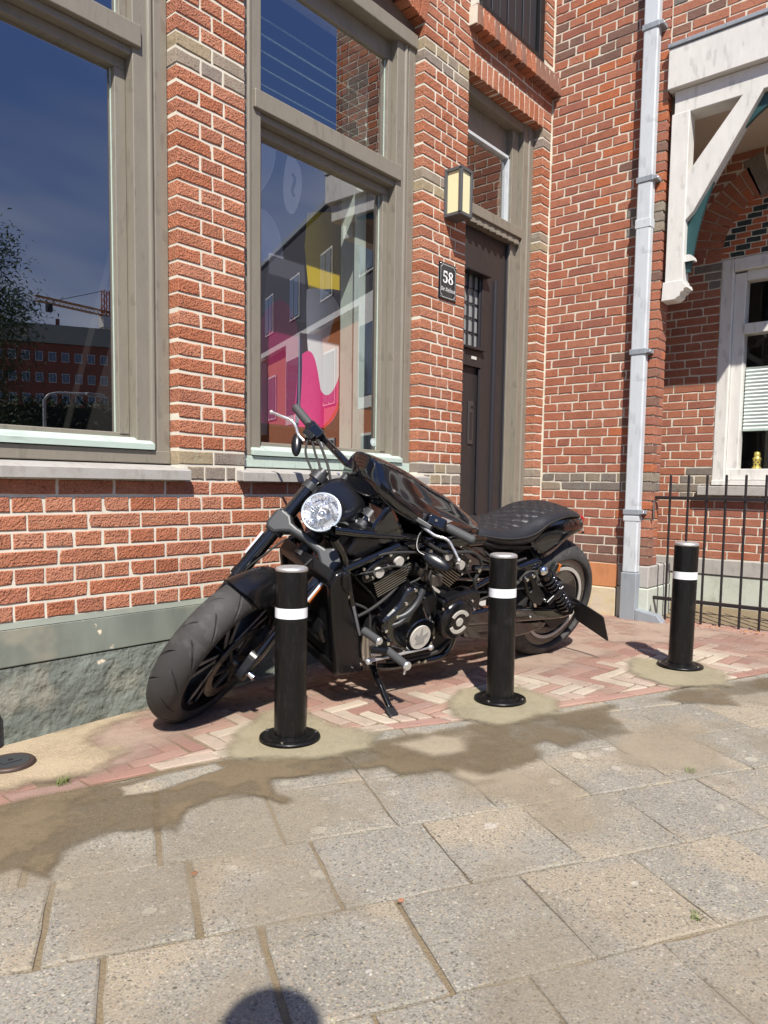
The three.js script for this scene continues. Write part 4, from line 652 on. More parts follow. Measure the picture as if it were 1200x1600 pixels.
const swoosh = (N, width, depth, ph) => (a, t) => { // long curved cuts on both shoulders
  const s = t > 0 ? 0 : 0.5, m = Math.abs(t); if (m < 0.05 || m > 0.66) return 0;
  const c = (a + ph + 0.62 * Math.pow(m, 1.5)) * N / (2 * Math.PI) + s, d = Math.abs(c - Math.round(c)) * 2 * Math.PI / N, wd = width * smooth(0.04, 0.30, m) * smooth(0.66, 0.5, m);
  return d < wd ? depth * Math.min(1, (1 - d / wd) * 2.2) : 0;
};
const ring = (r0, r1, w, wide = 0.006, n = 64) => { const s = new THREE.Shape(); s.absarc(0, 0, r1, 0, Math.PI * 2); const h = new THREE.Path(); h.absarc(0, 0, r0, 0, Math.PI * 2, true); s.holes.push(h); return new THREE.ExtrudeGeometry(s, { depth: wide, bevelEnabled: true, bevelThickness: 0.001, bevelSize: 0.001, bevelSegments: 1, curveSegments: n }).translate(0, 0, w - wide / 2); };
const holedDisc = (r0, r1, w, wide) => { const s = new THREE.Shape(); s.absarc(0, 0, r1, 0, Math.PI * 2); const h = new THREE.Path(); h.absarc(0, 0, r0, 0, Math.PI * 2, true); s.holes.push(h); for (let i = 0; i < 40; i++) { const a = i / 40 * 2 * Math.PI, r = mix(r0, r1, 0.25 + 0.25 * (i % 3)), p = new THREE.Path(); p.absarc(Math.cos(a) * r, Math.sin(a) * r, 0.0035, 0, Math.PI * 2, true); s.holes.push(p); } return new THREE.ExtrudeGeometry(s, { depth: wide, bevelEnabled: false, curveSegments: 10 }).translate(0, 0, w - wide / 2); };

{ // front wheel, turned with the steering
  const W = part('front_wheel', bike), A = new THREE.Matrix4().makeTranslation(-0.0236, 0.3766, 0), p = (g) => g.applyMatrix4(A).applyMatrix4(SM), R = 0.3312;
  put('tyre', p(tyreGeo(R, 0.069, 0.056, 0.250, swoosh(17, 0.0125, 0.0075, 0.2), 1700, 84)), BK.tyre, W);
  put('rim', [new THREE.LatheGeometry([[0.225, -0.050], [0.252, -0.056], [0.258, -0.050], [0.240, -0.038], [0.230, -0.02], [0.230, 0.02], [0.240, 0.038], [0.258, 0.050], [0.252, 0.056], [0.225, 0.050]].map((q) => new THREE.Vector2(...q)), 72).rotateX(Math.PI / 2)].map(p), BK.satin, W);
  put('hub', [new THREE.CylinderGeometry(0.034, 0.034, 0.13, 24).rotateX(Math.PI / 2)].map(p), BK.satin, W);
  for (let i = 0; i < 5; i++) for (const s of [-1, 1]) {
    const a = i * 2 * Math.PI / 5 + 0.667, a1 = a + s * 0.14, a0 = a + s * 0.30;
    const q0 = V3(Math.cos(a0) * 0.04, Math.sin(a0) * 0.04, 0), q1 = V3(Math.cos(a1) * 0.24, Math.sin(a1) * 0.24, 0), d = q1.clone().sub(q0).normalize(), nn = V3(-d.y, d.x, 0);
    const m = basis(q0.clone().add(q1).multiplyScalar(0.5), d, nn, V3(0, 0, 1));
    put('spoke', p(new RoundedBoxGeometry(0.205, 0.022, 0.066, 2, 0.006).applyMatrix4(m)), BK.satin, W);
    put('polished_edge', p(new RoundedBoxGeometry(0.185, 0.017, 0.003, 1, 0.001).translate(0.008, 0, -0.0325).applyMatrix4(m)), BK.silver, W);
  }
  for (const s of [-1, 1]) {
    put('brake_disc', p(holedDisc(0.125, 0.163, 0.082 * s, 0.005)), BK.disc, W);
    put('disc_carrier', [...Array.from({ length: 7 }, (_, i) => { const a = i * 2 * Math.PI / 7; return bar(V3(Math.cos(a) * 0.04, Math.sin(a) * 0.04, 0.080 * s), V3(Math.cos(a + 0.25) * 0.132, Math.sin(a + 0.25) * 0.132, 0.080 * s), 0.009, 0.007, 8); }), new THREE.CylinderGeometry(0.045, 0.045, 0.012, 24).rotateX(Math.PI / 2).translate(0, 0, 0.080 * s)].map(p), BK.matte, W);
  }
  put('axle_nut', [bar(V3(0, 0, -0.172), V3(0, 0, 0.172), 0.012), bar(V3(0, 0, -0.180), V3(0, 0, -0.170), 0.015, 0.015, 6)].map(p), BK.chrome, W);
  // short fender hugging the tyre
  const pf = [], N = 30; for (let i = 0; i <= N; i++) { const t = i / N, a = mix(0.80, 2.02, t), row = []; const nose = smooth(0, 0.22, t); for (let j = 0; j < 44; j++) { const b = j / 44 * 2 * Math.PI, inner = b > Math.PI, q = inner ? 2 * Math.PI - b : b, x = Math.cos(q), w = 0.084 * Math.sign(x) * Math.abs(x) ** 0.8, drop = mix(0.055, 0.095, nose) * Math.pow(Math.abs(x), 2.4), r = 0.352 + 0.020 * Math.sin(Math.min(1, t * 1.6) * Math.PI * 0.62) - drop - (inner ? 0.005 : 0), aa = a - (1 - nose) * 0.12 * (1 - x * x); row.push(V3(Math.cos(aa) * r, Math.sin(aa) * r, -w)); } pf.push(row); }
  const fe = put('front_fender', p(loft(pf)), BK.satin);
  put('fender_bracket', [extrude(rounded([[0.02, 0.268], [0.085, 0.285], [0.105, 0.335], [0.0, 0.340]]), 0.006, 0.002).translate(0, 0, -0.088), bolt(V3(0.075, 0.315, -0.091), 0.006)].map(p), BK.satin, fe);
}
{ // fork
  const F = part('front_fork', bike), a = -0.0236;
  for (const s of [1, -1]) {
    const e = 0.135 * s;
    put('fork_tube', [bar(S(a, 0.64, e), S(a, 1.16, e), 0.029, 0.029, 28)], BK.gloss, F); put('fork_slider', [bar(S(a, 0.39, e), S(a, 0.65, e), 0.0235, 0.0235, 24)], BK.gloss, F);
    put('fork_collar', [bar(S(a, 1.075, e), S(a, 1.105, e), 0.0345, 0.0345, 28)], BK.clampGrey, F); put('fork_seal', [bar(S(a, 0.63, e), S(a, 0.665, e), 0.031, 0.031, 24)], BK.satin, F);
    put('fork_cap', [bar(S(a, 1.16, e), S(a, 1.178, e), 0.024, 0.021, 20)], BK.clampGrey, F);
    put('axle_clamp', [extrude(rounded([[a - 0.033, 0.335], [a + 0.033, 0.335], [a + 0.028, 0.46], [a - 0.028, 0.46]]), 0.046, 0.008).translate(0, 0, -e * 0.96)].map(inS), BK.satin, F);
    put('brake_caliper', [extrude(rounded([[a - 0.115, 0.43], [a - 0.055, 0.40], [a - 0.01, 0.50], [a - 0.03, 0.565], [a - 0.11, 0.545]]), 0.055, 0.010).translate(0, 0, -e * 0.70)].map(inS), BK.matte, F);
    put('caliper_bolt', [bolt(S(a - 0.05, 0.53, e * 0.70 + 0.028 * s), 0.007, V3(0.454, 0.346, 0.821).multiplyScalar(-s))], BK.chrome, F); put('caliper_bolt', [bolt(S(a - 0.085, 0.46, e * 0.70 + 0.028 * s), 0.007, V3(0.454, 0.346, 0.821).multiplyScalar(-s))], BK.chrome, F);
    put('reflector', [inS(new RoundedBoxGeometry(0.024, 0.105, 0.012, 2, 0.003).translate(a + 0.012, 0.775, -e - 0.027 * s))], BK.amber, F);
    put('reflector_edge', [inS(new RoundedBoxGeometry(0.004, 0.107, 0.010, 1, 0.001).translate(a + 0.027, 0.775, -e - 0.024 * s))], BK.silver, F);
    put('brake_hose', [tube([S(a + 0.03, 0.86, e * 0.5), S(a + 0.07, 0.77, e * 0.55), S(a + 0.03, 0.66, e * 0.8), S(a - 0.05, 0.57, e * 0.7)], 0.004, 8)], BK.rubber, F);
  }
  const sh = []; // lower clamp: a bar with a boss on each tube
  const half = [[0, 0.932], [0.055, 0.926], [0.085, 0.928], [0.108, 0.948], [0.152, 0.950], [0.173, 0.932], [0.174, 0.872], [0.160, 0.850], [0.118, 0.850], [0.100, 0.868], [0.070, 0.890], [0, 0.897]];
  for (const [x, y] of half) sh.push([x, y]); for (const [x, y] of half.slice(1, -1).reverse()) sh.push([-x, y]);
  put('lower_clamp', [inS(extrude(sh, 0.056, 0.013, [], 3).rotateY(Math.PI / 2).translate(a + 0.014, 0, 0))], BK.clampGrey, F);
  for (const s of [1, -1]) { put('clamp_boss', [bar(S(a, 0.853, 0.135 * s), S(a, 0.947, 0.135 * s), 0.0385, 0.0385, 32)], BK.clampGrey, F); put('clamp_boss', [bar(S(a, 1.125, 0.135 * s), S(a, 1.158, 0.135 * s), 0.038, 0.036, 28)], BK.clampGrey, F); }
  put('upper_clamp', [inS(new RoundedBoxGeometry(0.085, 0.030, 0.33, 3, 0.012).translate(a - 0.035, 1.14, 0))], BK.clampGrey, F);
  put('steering_stem', [bar(S(-0.07, 0.85, 0), S(-0.07, 1.15, 0), 0.03)], BK.matte, F);
}
{ // headlight and its cowl
  const H = part('headlight', bike), c = [0.10, 1.02, 0.0];
  const sec = (a, kc, hk, he, p = 2.3, ec = c[2]) => Array.from({ length: 56 }, (_, i) => { const t = i / 56 * 2 * Math.PI, x = Math.cos(t), y = Math.sin(t); return S(a + (y > 0 ? -0.045 * y * y : 0), kc + hk * Math.sign(y) * Math.abs(y) ** (2 / p), ec + he * Math.sign(x) * Math.abs(x) ** (2 / p)); });
  put('cowl', loft([sec(-0.10, 1.10, 0.10, 0.088, 2.4), sec(-0.075, 1.10, 0.128, 0.103, 2.4), sec(-0.03, 1.092, 0.140, 0.106, 2.4), sec(0.01, 1.078, 0.132, 0.102, 2.3), sec(0.035, 1.056, 0.114, 0.094, 2.2), sec(0.055, 1.036, 0.096, 0.086, 2.1), sec(0.072, 1.023, 0.083, 0.080, 2), sec(0.080, 1.020, 0.0785, 0.0775, 2), sec(0.04, 1.02, 0.073, 0.073, 2)], true, false), BK.cowl, H);
  const m = (g) => g.applyMatrix4(new THREE.Matrix4().makeTranslation(0.043, 1.02, 0).multiply(new THREE.Matrix4().makeRotationZ(-Math.PI / 2)).multiply(new THREE.Matrix4().makeScale(1.06, 1, 1.04))).applyMatrix4(SM);
  { const N = 30, rows = [[0.012, -0.030], [0.026, -0.025], [0.040, -0.015], [0.054, 0.002], [0.064, 0.016], [0.071, 0.030]], rg = rows.map(([r, y], k) => Array.from({ length: N * 2 }, (_, i) => { const a = i / N * Math.PI, w = 1 + (i % 2 ? 0.05 : -0.03) * (k && k < 5 ? 1 : 0) + 0.05 * Math.sin(a * 3 + k) * (k < 5 ? 1 : 0); return V3(Math.cos(a) * r * w, y + (k && k < 5 ? 0.003 * Math.sin(a * 2 + k * 1.7) : 0), Math.sin(a) * r * w); })); put('reflector_bowl', m(loft(rg, true, false)), std([0.93, 0.94, 0.96], { roughness: 0.14, metalness: 1 }), H); }
  put('bezel', m(new THREE.TorusGeometry(0.0715, 0.0042, 12, 60).rotateX(Math.PI / 2).translate(0, 0.034, 0)), std([0.55, 0.62, 0.68], { roughness: 0.2, metalness: 0.5 }), H);
  put('lens', m(new THREE.LatheGeometry([[0, 0.056], [0.02, 0.0545], [0.04, 0.050], [0.058, 0.042], [0.070, 0.033]].map((q) => new THREE.Vector2(...q)), 60)), phys([1, 1, 1], { transmission: 1, roughness: 0.03, thickness: 0, ior: 1.5 }), H);
  put('bulb_shield', [ball(V3(0.004, 0.022, -0.004), 0.015)].map(m), BK.chrome, H); put('bulb_socket', [bar(V3(0, -0.03, 0), V3(0, 0.016, 0), 0.013, 0.015, 24)].map(m), BK.alu, H);
  for (const [t, r, l] of [[0.9, 0.050, 0.04], [2.0, 0.046, 0.035], [3.6, 0.048, 0.045], [5.0, 0.046, 0.04], [2.8, 0.030, 0.03]]) put('reflector_step', m(new THREE.BoxGeometry(l, 0.004, 0.018).rotateX(0.55).rotateY(-t + Math.PI / 2).translate(Math.cos(t) * r, 0.008, Math.sin(t) * r)), BK.silver, H);
  put('cowl_bolt', bolt(S(0.0, 1.085, 0.103), 0.007, V3(-0.2, 0.1, -0.95)), BK.chrome, H); put('cowl_bolt', bolt(S(-0.035, 1.20, -0.085), 0.007, V3(-0.5, 0.8, 0)), BK.chrome, H);
}
{ // handlebar with controls
  const H = part('handlebar', bike), P = (a, k, e) => S(a, k, e), R = [[-0.05, 1.255, 0.0], [-0.062, 1.262, -0.07], [-0.08, 1.280, -0.155], [-0.125, 1.305, -0.262], [-0.15, 1.328, -0.365]], L = [[-0.05, 1.258, 0.03], [-0.062, 1.265, 0.09], [-0.085, 1.268, 0.165], [-0.115, 1.280, 0.255], [-0.145, 1.312, 0.375]];
  put('bar', [tube([...R.slice().reverse(), ...L].map((q) => P(...q)), 0.0155, 14, 90)], BK.gloss, H);
  const gripR = [P(-0.15, 1.329, -0.366), P(-0.155, 1.357, -0.473)], gripL = [P(-0.146, 1.314, 0.378), P(-0.152, 1.334, 0.496)];
  for (const g of [gripR, gripL]) { put('grip', [bar(g[0], g[1], 0.0192, 0.0192, 20)], BK.grip, H); put('grip_end', [bar(g[1], g[1].clone().lerp(g[0], -0.06), 0.0195, 0.014, 20)], BK.grip, H); put('grip_flange', [bar(g[0], g[0].clone().lerp(g[1], 0.05), 0.0225, 0.0225, 20)], BK.matte, H); }
  const house = (p, q, r, flat, b = 0.5) => { const d = q.clone().sub(p), x = d.clone().normalize(), y = S(0, 1, 0).sub(S(0, 0, 0)), z = V3().crossVectors(x, y).normalize(), yy = V3().crossVectors(z, x); return new RoundedBoxGeometry(d.length(), r * 2, r * 2 * flat, 3, r * b).applyMatrix4(basis(p.clone().add(q).multiplyScalar(0.5), x, yy, z)); };
  put('switch_box', [house(P(-0.125, 1.303, -0.275), P(-0.14, 1.322, -0.360), 0.028, 1.05)], BK.gloss, H); put('brake_reservoir', [house(P(-0.105, 1.300, -0.268), P(-0.115, 1.315, -0.335), 0.022, 1.1, 0.35)], BK.gloss, H);
  put('switch_box', [house(P(-0.128, 1.290, 0.295), P(-0.144, 1.311, 0.374), 0.026, 1.0)], BK.gloss, H); put('switch_button', [bar(P(-0.125, 1.30, 0.335), P(-0.10, 1.30, 0.337), 0.006)], BK.matte, H);
  put('master_cylinder', [house(P(-0.095, 1.275, -0.285), P(-0.105, 1.285, -0.345), 0.016, 1.1)], BK.satin, H);
  put('clutch_cylinder', [house(P(-0.105, 1.272, 0.222), P(-0.118, 1.282, 0.300), 0.021, 1.1)], BK.satin, H); put('lever_bracket', [house(P(-0.09, 1.252, 0.27), P(-0.095, 1.258, 0.345), 0.013, 1.2)], BK.satin, H);
  const lever = (pts, r) => { const c = new THREE.CatmullRomCurve3(pts), n = 28, rings = []; for (let i = 0; i <= n; i++) { const t = i / n, p = c.getPoint(t), T = c.getTangent(t), y = S(0, 1, 0).sub(S(0, 0, 0)), z = V3().crossVectors(T, y).normalize(), yy = V3().crossVectors(z, T); rings.push(Array.from({ length: 12 }, (_, j) => { const a = j / 12 * 2 * Math.PI, rr0 = r * mix(1, 0.75, t); return p.clone().addScaledVector(z, Math.cos(a) * rr0 * 1.25).addScaledVector(yy, Math.sin(a) * rr0 * 0.85); })); } return [loft(rings), ball(pts[pts.length - 1], r * 1.1)]; };
  put('brake_lever', joined(lever([P(-0.10, 1.244, -0.318), P(-0.095, 1.252, -0.355), P(-0.085, 1.272, -0.385), P(-0.08, 1.279, -0.410), P(-0.08, 1.270, -0.460), P(-0.085, 1.260, -0.510)], 0.0085)), BK.silver, H);
  put('clutch_lever', joined(lever([P(-0.105, 1.250, 0.285), P(-0.09, 1.243, 0.335), P(-0.08, 1.242, 0.375), P(-0.08, 1.257, 0.425), P(-0.09, 1.245, 0.462), P(-0.10, 1.222, 0.508)], 0.0085)), BK.silver, H);
  put('riser', [bar(P(-0.05, 1.15, -0.055), P(-0.05, 1.262, -0.055), 0.019)], BK.clampGrey, H); put('riser', [bar(P(-0.05, 1.15, 0.055), P(-0.05, 1.268, 0.055), 0.019)], BK.clampGrey, H);
  const mir = (q, st, rot, ax) => { const c0 = P(...q); put('mirror', new THREE.SphereGeometry(1, 28, 16).scale(...ax).rotateX(rot).applyMatrix4(new THREE.Matrix4().extractRotation(SM)).translate(c0.x, c0.y, c0.z), BK.satin, H); put('mirror_stem', [tube(st.map((q2) => P(...q2)), 0.006, 10)], BK.satin, H); };
  mir([-0.10, 1.212, -0.333], [[-0.125, 1.30, -0.345], [-0.12, 1.26, -0.325], [-0.105, 1.225, -0.325]], -0.9, [0.015, 0.022, 0.052]);
  mir([-0.11, 1.165, 0.440], [[-0.12, 1.27, 0.31], [-0.115, 1.20, 0.32], [-0.11, 1.158, 0.352], [-0.11, 1.16, 0.40]], 0.10, [0.014, 0.028, 0.062]);
  put('speedometer', [bar(P(-0.06, 1.225, 0.035), P(-0.10, 1.285, 0.035), 0.046, 0.050, 32)], BK.satin, H); put('instrument_ring', [bar(P(-0.098, 1.283, 0.035), P(-0.103, 1.290, 0.035), 0.051, 0.047, 32)], BK.silver, H);
  put('ignition_bracket', [house(P(-0.075, 1.235, 0.085), P(-0.08, 1.24, 0.128), 0.020, 1.2)], BK.clampGrey, H);
  for (const [r, pts] of [[0.0055, [[-0.10, 1.285, -0.275], [-0.06, 1.245, -0.205], [-0.03, 1.20, -0.135], [-0.04, 1.16, -0.09]]], [0.005, [[-0.105, 1.27, -0.295], [-0.05, 1.22, -0.225], [-0.01, 1.17, -0.15], [-0.02, 1.10, -0.11]]], [0.005, [[-0.11, 1.265, -0.315], [-0.05, 1.20, -0.26], [-0.01, 1.15, -0.18], [-0.03, 1.12, -0.12]]], [0.0055, [[-0.11, 1.268, 0.22], [-0.09, 1.235, 0.15], [-0.07, 1.20, 0.11], [-0.09, 1.12, 0.07]]], [0.005, [[-0.12, 1.27, 0.285], [-0.11, 1.225, 0.20], [-0.10, 1.17, 0.13], [-0.10, 1.06, 0.06]]]]) put('cable', tube(pts.map((q) => P(...q)), r), BK.rubber, H);
  for (const [q, q1, r] of [[[-0.10, 1.262, 0.215], [-0.088, 1.246, 0.182], 0.010], [[-0.084, 1.240, 0.172], [-0.074, 1.226, 0.145], 0.007], [[-0.095, 1.278, -0.255], [-0.075, 1.260, -0.225], 0.007]]) put('cable_fitting', bar(P(...q), P(...q1), r, r * 0.9), BK.silver, H);
}
const lerpKeys = (keys, u) => { for (let i = 1; i < keys.length; i++) if (u >= keys[i][0]) { const a = keys[i - 1], b = keys[i], t = (a[0] - u) / (a[0] - b[0]), s = t; return a.map((x, j) => mix(x, b[j], s)); } return keys[keys.length - 1]; };
const smoothKeys = (keys) => { const c = keys[0].map((_, j) => j); return (t) => { const n = keys.length - 1, x = clamp(t, 0, 1) * n, i = Math.min(n - 1, Math.floor(x)), f = x - i; return c.map((j) => { const p0 = keys[Math.max(0, i - 1)][j], p1 = keys[i][j], p2 = keys[i + 1][j], p3 = keys[Math.min(n, i + 2)][j]; return 0.5 * (2 * p1 + (p2 - p0) * f + (2 * p0 - 5 * p1 + 4 * p2 - p3) * f * f + (3 * p1 - p0 - 3 * p2 + p3) * f * f * f); }); }; };
{ // airbox cover ("tank"), in gloss black
  // u, top, bottom, half width, taper towards the top
  const k = smoothKeys([[1.292, 1.050, 0.915, 0.124, 0.36], [1.284, 1.060, 0.900, 0.132, 0.38], [1.245, 1.054, 0.872, 0.144, 0.42], [1.18, 1.034, 0.82, 0.154, 0.48], [1.07, 0.992, 0.765, 0.164, 0.54], [0.95, 0.936, 0.738, 0.162, 0.56], [0.83, 0.884, 0.730, 0.142, 0.54], [0.72, 0.820, 0.725, 0.122, 0.45], [0.625, 0.758, 0.718, 0.092, 0.3]]);
  const rings = []; for (let i = 0; i <= 54; i++) { const [u, t, b, hw, tp] = k(i / 54); rings.push(Array.from({ length: 60 }, (_, j) => { const a = j / 60 * 2 * Math.PI, x = Math.cos(a), y = Math.sin(a), p = 3.6, Y = Math.sign(y) * Math.abs(y) ** (2 / p), X = Math.sign(x) * Math.abs(x) ** (2 / p), crease = 1 + 0.05 * Math.exp(-((Y + 0.05) ** 2) / 0.02); return B(u, (t + b) / 2 + (t - b) / 2 * Y, hw * X * (1 - tp * smooth(-0.6, 1.0, Y)) * crease * (Y < -0.6 ? 1 - 0.5 * (-0.6 - Y) : 1)); })); }
  const T = put('tank_cover', loft(rings), BK.gloss);
  put('side_emblem', [extrude([[1.0, 0.835], [0.93, 0.815], [0.90, 0.823], [0.96, 0.842]], 0.004, 0.001).translate(0, 0, -0.160)], BK.silver, T);
  put('tank_bolt', bolt(B(1.235, 0.955, 0.150), 0.006), BK.chrome, T);
  put('side_scoop', [extrude(rounded([[1.31, 0.80], [1.235, 0.905], [1.15, 0.80], [1.13, 0.735], [1.26, 0.72]]), 0.31, 0.016)], BK.gloss);
  put('lower_cover', [extrude(rounded([[1.40, 0.70], [1.36, 0.80], [1.24, 0.80], [1.19, 0.745], [1.34, 0.67]], 4, 0.2), 0.30, 0.012)], BK.satin);
  put('frame_cover', [extrude(rounded([[1.14, 0.742], [0.75, 0.755], [0.66, 0.735], [0.68, 0.70], [0.85, 0.70], [1.12, 0.708]], 4, 0.25), 0.325, 0.010)], BK.gloss);
}
{ // quilted seat
  const k = smoothKeys([[0.735, 0.735, 0.715, 0.060], [0.70, 0.762, 0.700, 0.098], [0.62, 0.768, 0.682, 0.126], [0.52, 0.757, 0.668, 0.146], [0.42, 0.765, 0.662, 0.152], [0.33, 0.795, 0.668, 0.148], [0.25, 0.818, 0.735, 0.140], [0.16, 0.829, 0.772, 0.128], [0.06, 0.828, 0.784, 0.114], [-0.03, 0.810, 0.778, 0.096], [-0.08, 0.780, 0.764, 0.062]]);
  const NS = 150, NR = 112, rings = []; for (let i = 0; i <= NS; i++) { const [u, t, b, hw] = k(i / NS); rings.push(Array.from({ length: NR }, (_, j) => { const a = j / NR * 2 * Math.PI, x = Math.cos(a), y = Math.sin(a), p = 2.8, Y = Math.sign(y) * Math.abs(y) ** (2 / p), X = Math.sign(x) * Math.abs(x) ** (2 / p), z = hw * X * (1 - 0.14 * Math.max(0, Y)); let yy = (t + b) / 2 + (t - b) / 2 * Y; const reg = smooth(0.66, 0.60, u) * smooth(-0.02, 0.03, u) * smooth(0.80, 0.70, Math.abs(X)) * (Y > 0 ? 1 : 0), s = 0.062, q = (v) => Math.abs(v - Math.round(v)), g = Math.min(q((u + z * 0.9) / s), q((u - z * 0.9) / s)); yy -= reg * 0.0065 * Math.exp(-((g / 0.11) ** 2)); if (Math.abs(Y - 0.1) < 0.2 && u > 0.3) yy += 0; return B(u, yy, z); })); }
  const s = put('seat', loft(rings), BK.leather);
  put('seam_piping', [tube([[0.69, 0.735, 0.100], [0.55, 0.722, 0.146], [0.42, 0.722, 0.153], [0.33, 0.74, 0.149], [0.25, 0.778, 0.141], [0.12, 0.802, 0.124], [0.0, 0.798, 0.104]].map((q) => B(...q)), 0.003, 8)], BK.rubber, s);
  put('seat_pan', [extrude(rounded([[0.72, 0.70], [0.52, 0.655], [0.33, 0.645], [0.30, 0.665], [0.52, 0.68], [0.70, 0.715]], 4, 0.2), 0.25, 0.008)], BK.matte, s);
  // tail with its light
  const tk = smoothKeys([[0.320, 0.735, 0.660, 0.135], [0.28, 0.775, 0.610, 0.146], [0.22, 0.800, 0.572, 0.152], [0.15, 0.810, 0.600, 0.153], [0.08, 0.812, 0.655, 0.148], [0.01, 0.806, 0.690, 0.138], [-0.055, 0.796, 0.702, 0.122], [-0.092, 0.782, 0.712, 0.100], [-0.102, 0.765, 0.725, 0.070]]);
  const tr = []; for (let i = 0; i <= 40; i++) { const [u, t, b, hw] = tk(i / 40); tr.push(Array.from({ length: 48 }, (_, j) => { const a = j / 48 * 2 * Math.PI, x = Math.cos(a), y = Math.sin(a), p = 3.4, Y = Math.sign(y) * Math.abs(y) ** (2 / p), X = Math.sign(x) * Math.abs(x) ** (2 / p); return B(u + (Y < 0 ? 0 : 0), (t + b) / 2 + (t - b) / 2 * Y, hw * X * (1 - 0.34 * (Y + 1) / 2)); })); }
  const tl = put('tail_fender', loft(tr), BK.gloss);
  put('tail_light', [new RoundedBoxGeometry(0.014, 0.036, 0.15, 2, 0.005).translate(-0.098, 0.762, 0)], BK.red, tl);
  put('tail_bolt', [bolt(B(-0.055, 0.715, 0.118), 0.007)], BK.matte, tl);
  put('under_fender', [extrude(rounded([[0.42, 0.61], [0.30, 0.67], [0.10, 0.70], [-0.06, 0.705], [-0.06, 0.69], [0.10, 0.682], [0.28, 0.64], [0.40, 0.58]], 4, 0.25), 0.16, 0.004)], BK.matte);
  const ts = put('turn_signal', [extrude(rounded([[0.185, 0.535], [0.215, 0.55], [0.19, 0.60], [0.165, 0.585]]), 0.03, 0.006).translate(0, 0, -0.185)], BK.matte); put('signal_lens', [extrude([[0.155, 0.545], [0.175, 0.555], [0.165, 0.59], [0.15, 0.585]], 0.026, 0.004).translate(0, 0, -0.185)], BK.amber, ts);
}
{ // rear wheel, drive and swingarm
  const W = part('rear_wheel', bike), c = V3(0, 0.325, 0), p = (g) => g.translate(c.x, c.y, c.z);
  put('tyre', p(tyreGeo(0.325, 0.122, 0.075, 0.238, swoosh(15, 0.012, 0.007, 0.5), 900, 64)), BK.tyre, W);
  put('rim', [new THREE.LatheGeometry([[0.205, -0.098], [0.240, -0.104], [0.246, -0.098], [0.226, -0.075], [0.21, -0.04], [0.21, 0.04], [0.226, 0.075], [0.246, 0.098], [0.240, 0.104], [0.205, 0.098]].map((q) => new THREE.Vector2(...q)), 72).rotateX(Math.PI / 2)].map(p), BK.gloss, W);
  const disc = put('wheel_disc', [new THREE.LatheGeometry([[0.04, -0.085], [0.10, -0.082], [0.17, -0.094], [0.205, -0.099], [0.205, 0.099], [0.17, 0.094], [0.10, 0.082], [0.04, 0.085]].map((q) => new THREE.Vector2(...q)), 72).rotateX(Math.PI / 2)].map(p), BK.gloss, W);
  put('polished_ring', [ring(0.184, 0.200, -0.103, 0.004), ring(0.184, 0.200, 0.103, 0.004)].map(p), BK.aluPaint, disc);
  put('belt_pulley', [new THREE.CylinderGeometry(0.118, 0.118, 0.030, 72).rotateX(Math.PI / 2).translate(0, 0, -0.125)].map(p), BK.matte, W);
  put('hub', [new THREE.CylinderGeometry(0.04, 0.04, 0.34, 24).rotateX(Math.PI / 2)].map(p), BK.satin, W);
  put('axle_nut', [bar(V3(0, 0, -0.205), V3(0, 0, -0.185), 0.019, 0.017, 6)].map(p), BK.satin, W);
  put('drive_belt', [extrude([[0.86, 0.465], [0.0, 0.452], [0.0, 0.444], [0.86, 0.457]], 0.028, 0.001).translate(0, 0, -0.125), extrude([[0.86, 0.332], [0.0, 0.206], [0.0, 0.198], [0.86, 0.324]], 0.028, 0.001).translate(0, 0, -0.125)], BK.rubber);
  const sw = part('swingarm', bike);
  for (const s of [1, -1]) put('arm', [extrude(rounded([[0.74, 0.40], [0.60, 0.405], [0.30, 0.372], [0.06, 0.345], [-0.045, 0.345], [-0.05, 0.295], [0.05, 0.282], [0.35, 0.305], [0.62, 0.325], [0.74, 0.335]], 4, 0.25), 0.05, 0.014, [], 4).translate(0, 0, -0.175 * s)], BK.gloss, sw);
  put('arm_bridge', [bar(B(0.62, 0.37, 0.17), B(0.62, 0.37, -0.17), 0.035)], BK.satin, sw);
  put('belt_guard', [extrude(rounded([[0.70, 0.325], [0.40, 0.295], [0.12, 0.27], [0.12, 0.235], [0.30, 0.205], [0.55, 0.225], [0.70, 0.255]], 4, 0.25), 0.028, 0.008).translate(0, 0, -0.155)], BK.gloss, sw);
  for (const s of [1, -1]) {
    const a = B(0.286, 0.566, 0.20 * s), b = B(0.032, 0.340, 0.20 * s), d = b.clone().sub(a), at = (t) => a.clone().addScaledVector(d, t), k = part('shock_absorber', bike);
    put('body', [bar(at(0.10), at(0.42), 0.028), bar(at(0.3), at(0.95), 0.017), bar(at(0.06), at(0.12), 0.032)], BK.satin, k); put('eye', [ball(at(0), 0.025, 24), ball(at(1.0), 0.017, 20)], BK.chrome, k);
    const x = d.clone().normalize(), y = V3(0, 0, 1), z = V3().crossVectors(x, y), L = d.length(), pts = []; for (let i = 0; i <= 160; i++) { const t = i / 160, an = t * 8.5 * 2 * Math.PI; pts.push(at(mix(0.14, 0.90, t)).addScaledVector(y, Math.cos(an) * 0.033).addScaledVector(z, Math.sin(an) * 0.033)); }
    put('spring', [new THREE.TubeGeometry(new THREE.CatmullRomCurve3(pts), 400, 0.0062, 8)], BK.gloss, k);
    put('collar', [bar(at(0.90), at(0.94), 0.038, 0.034)], BK.satin, k);
  }
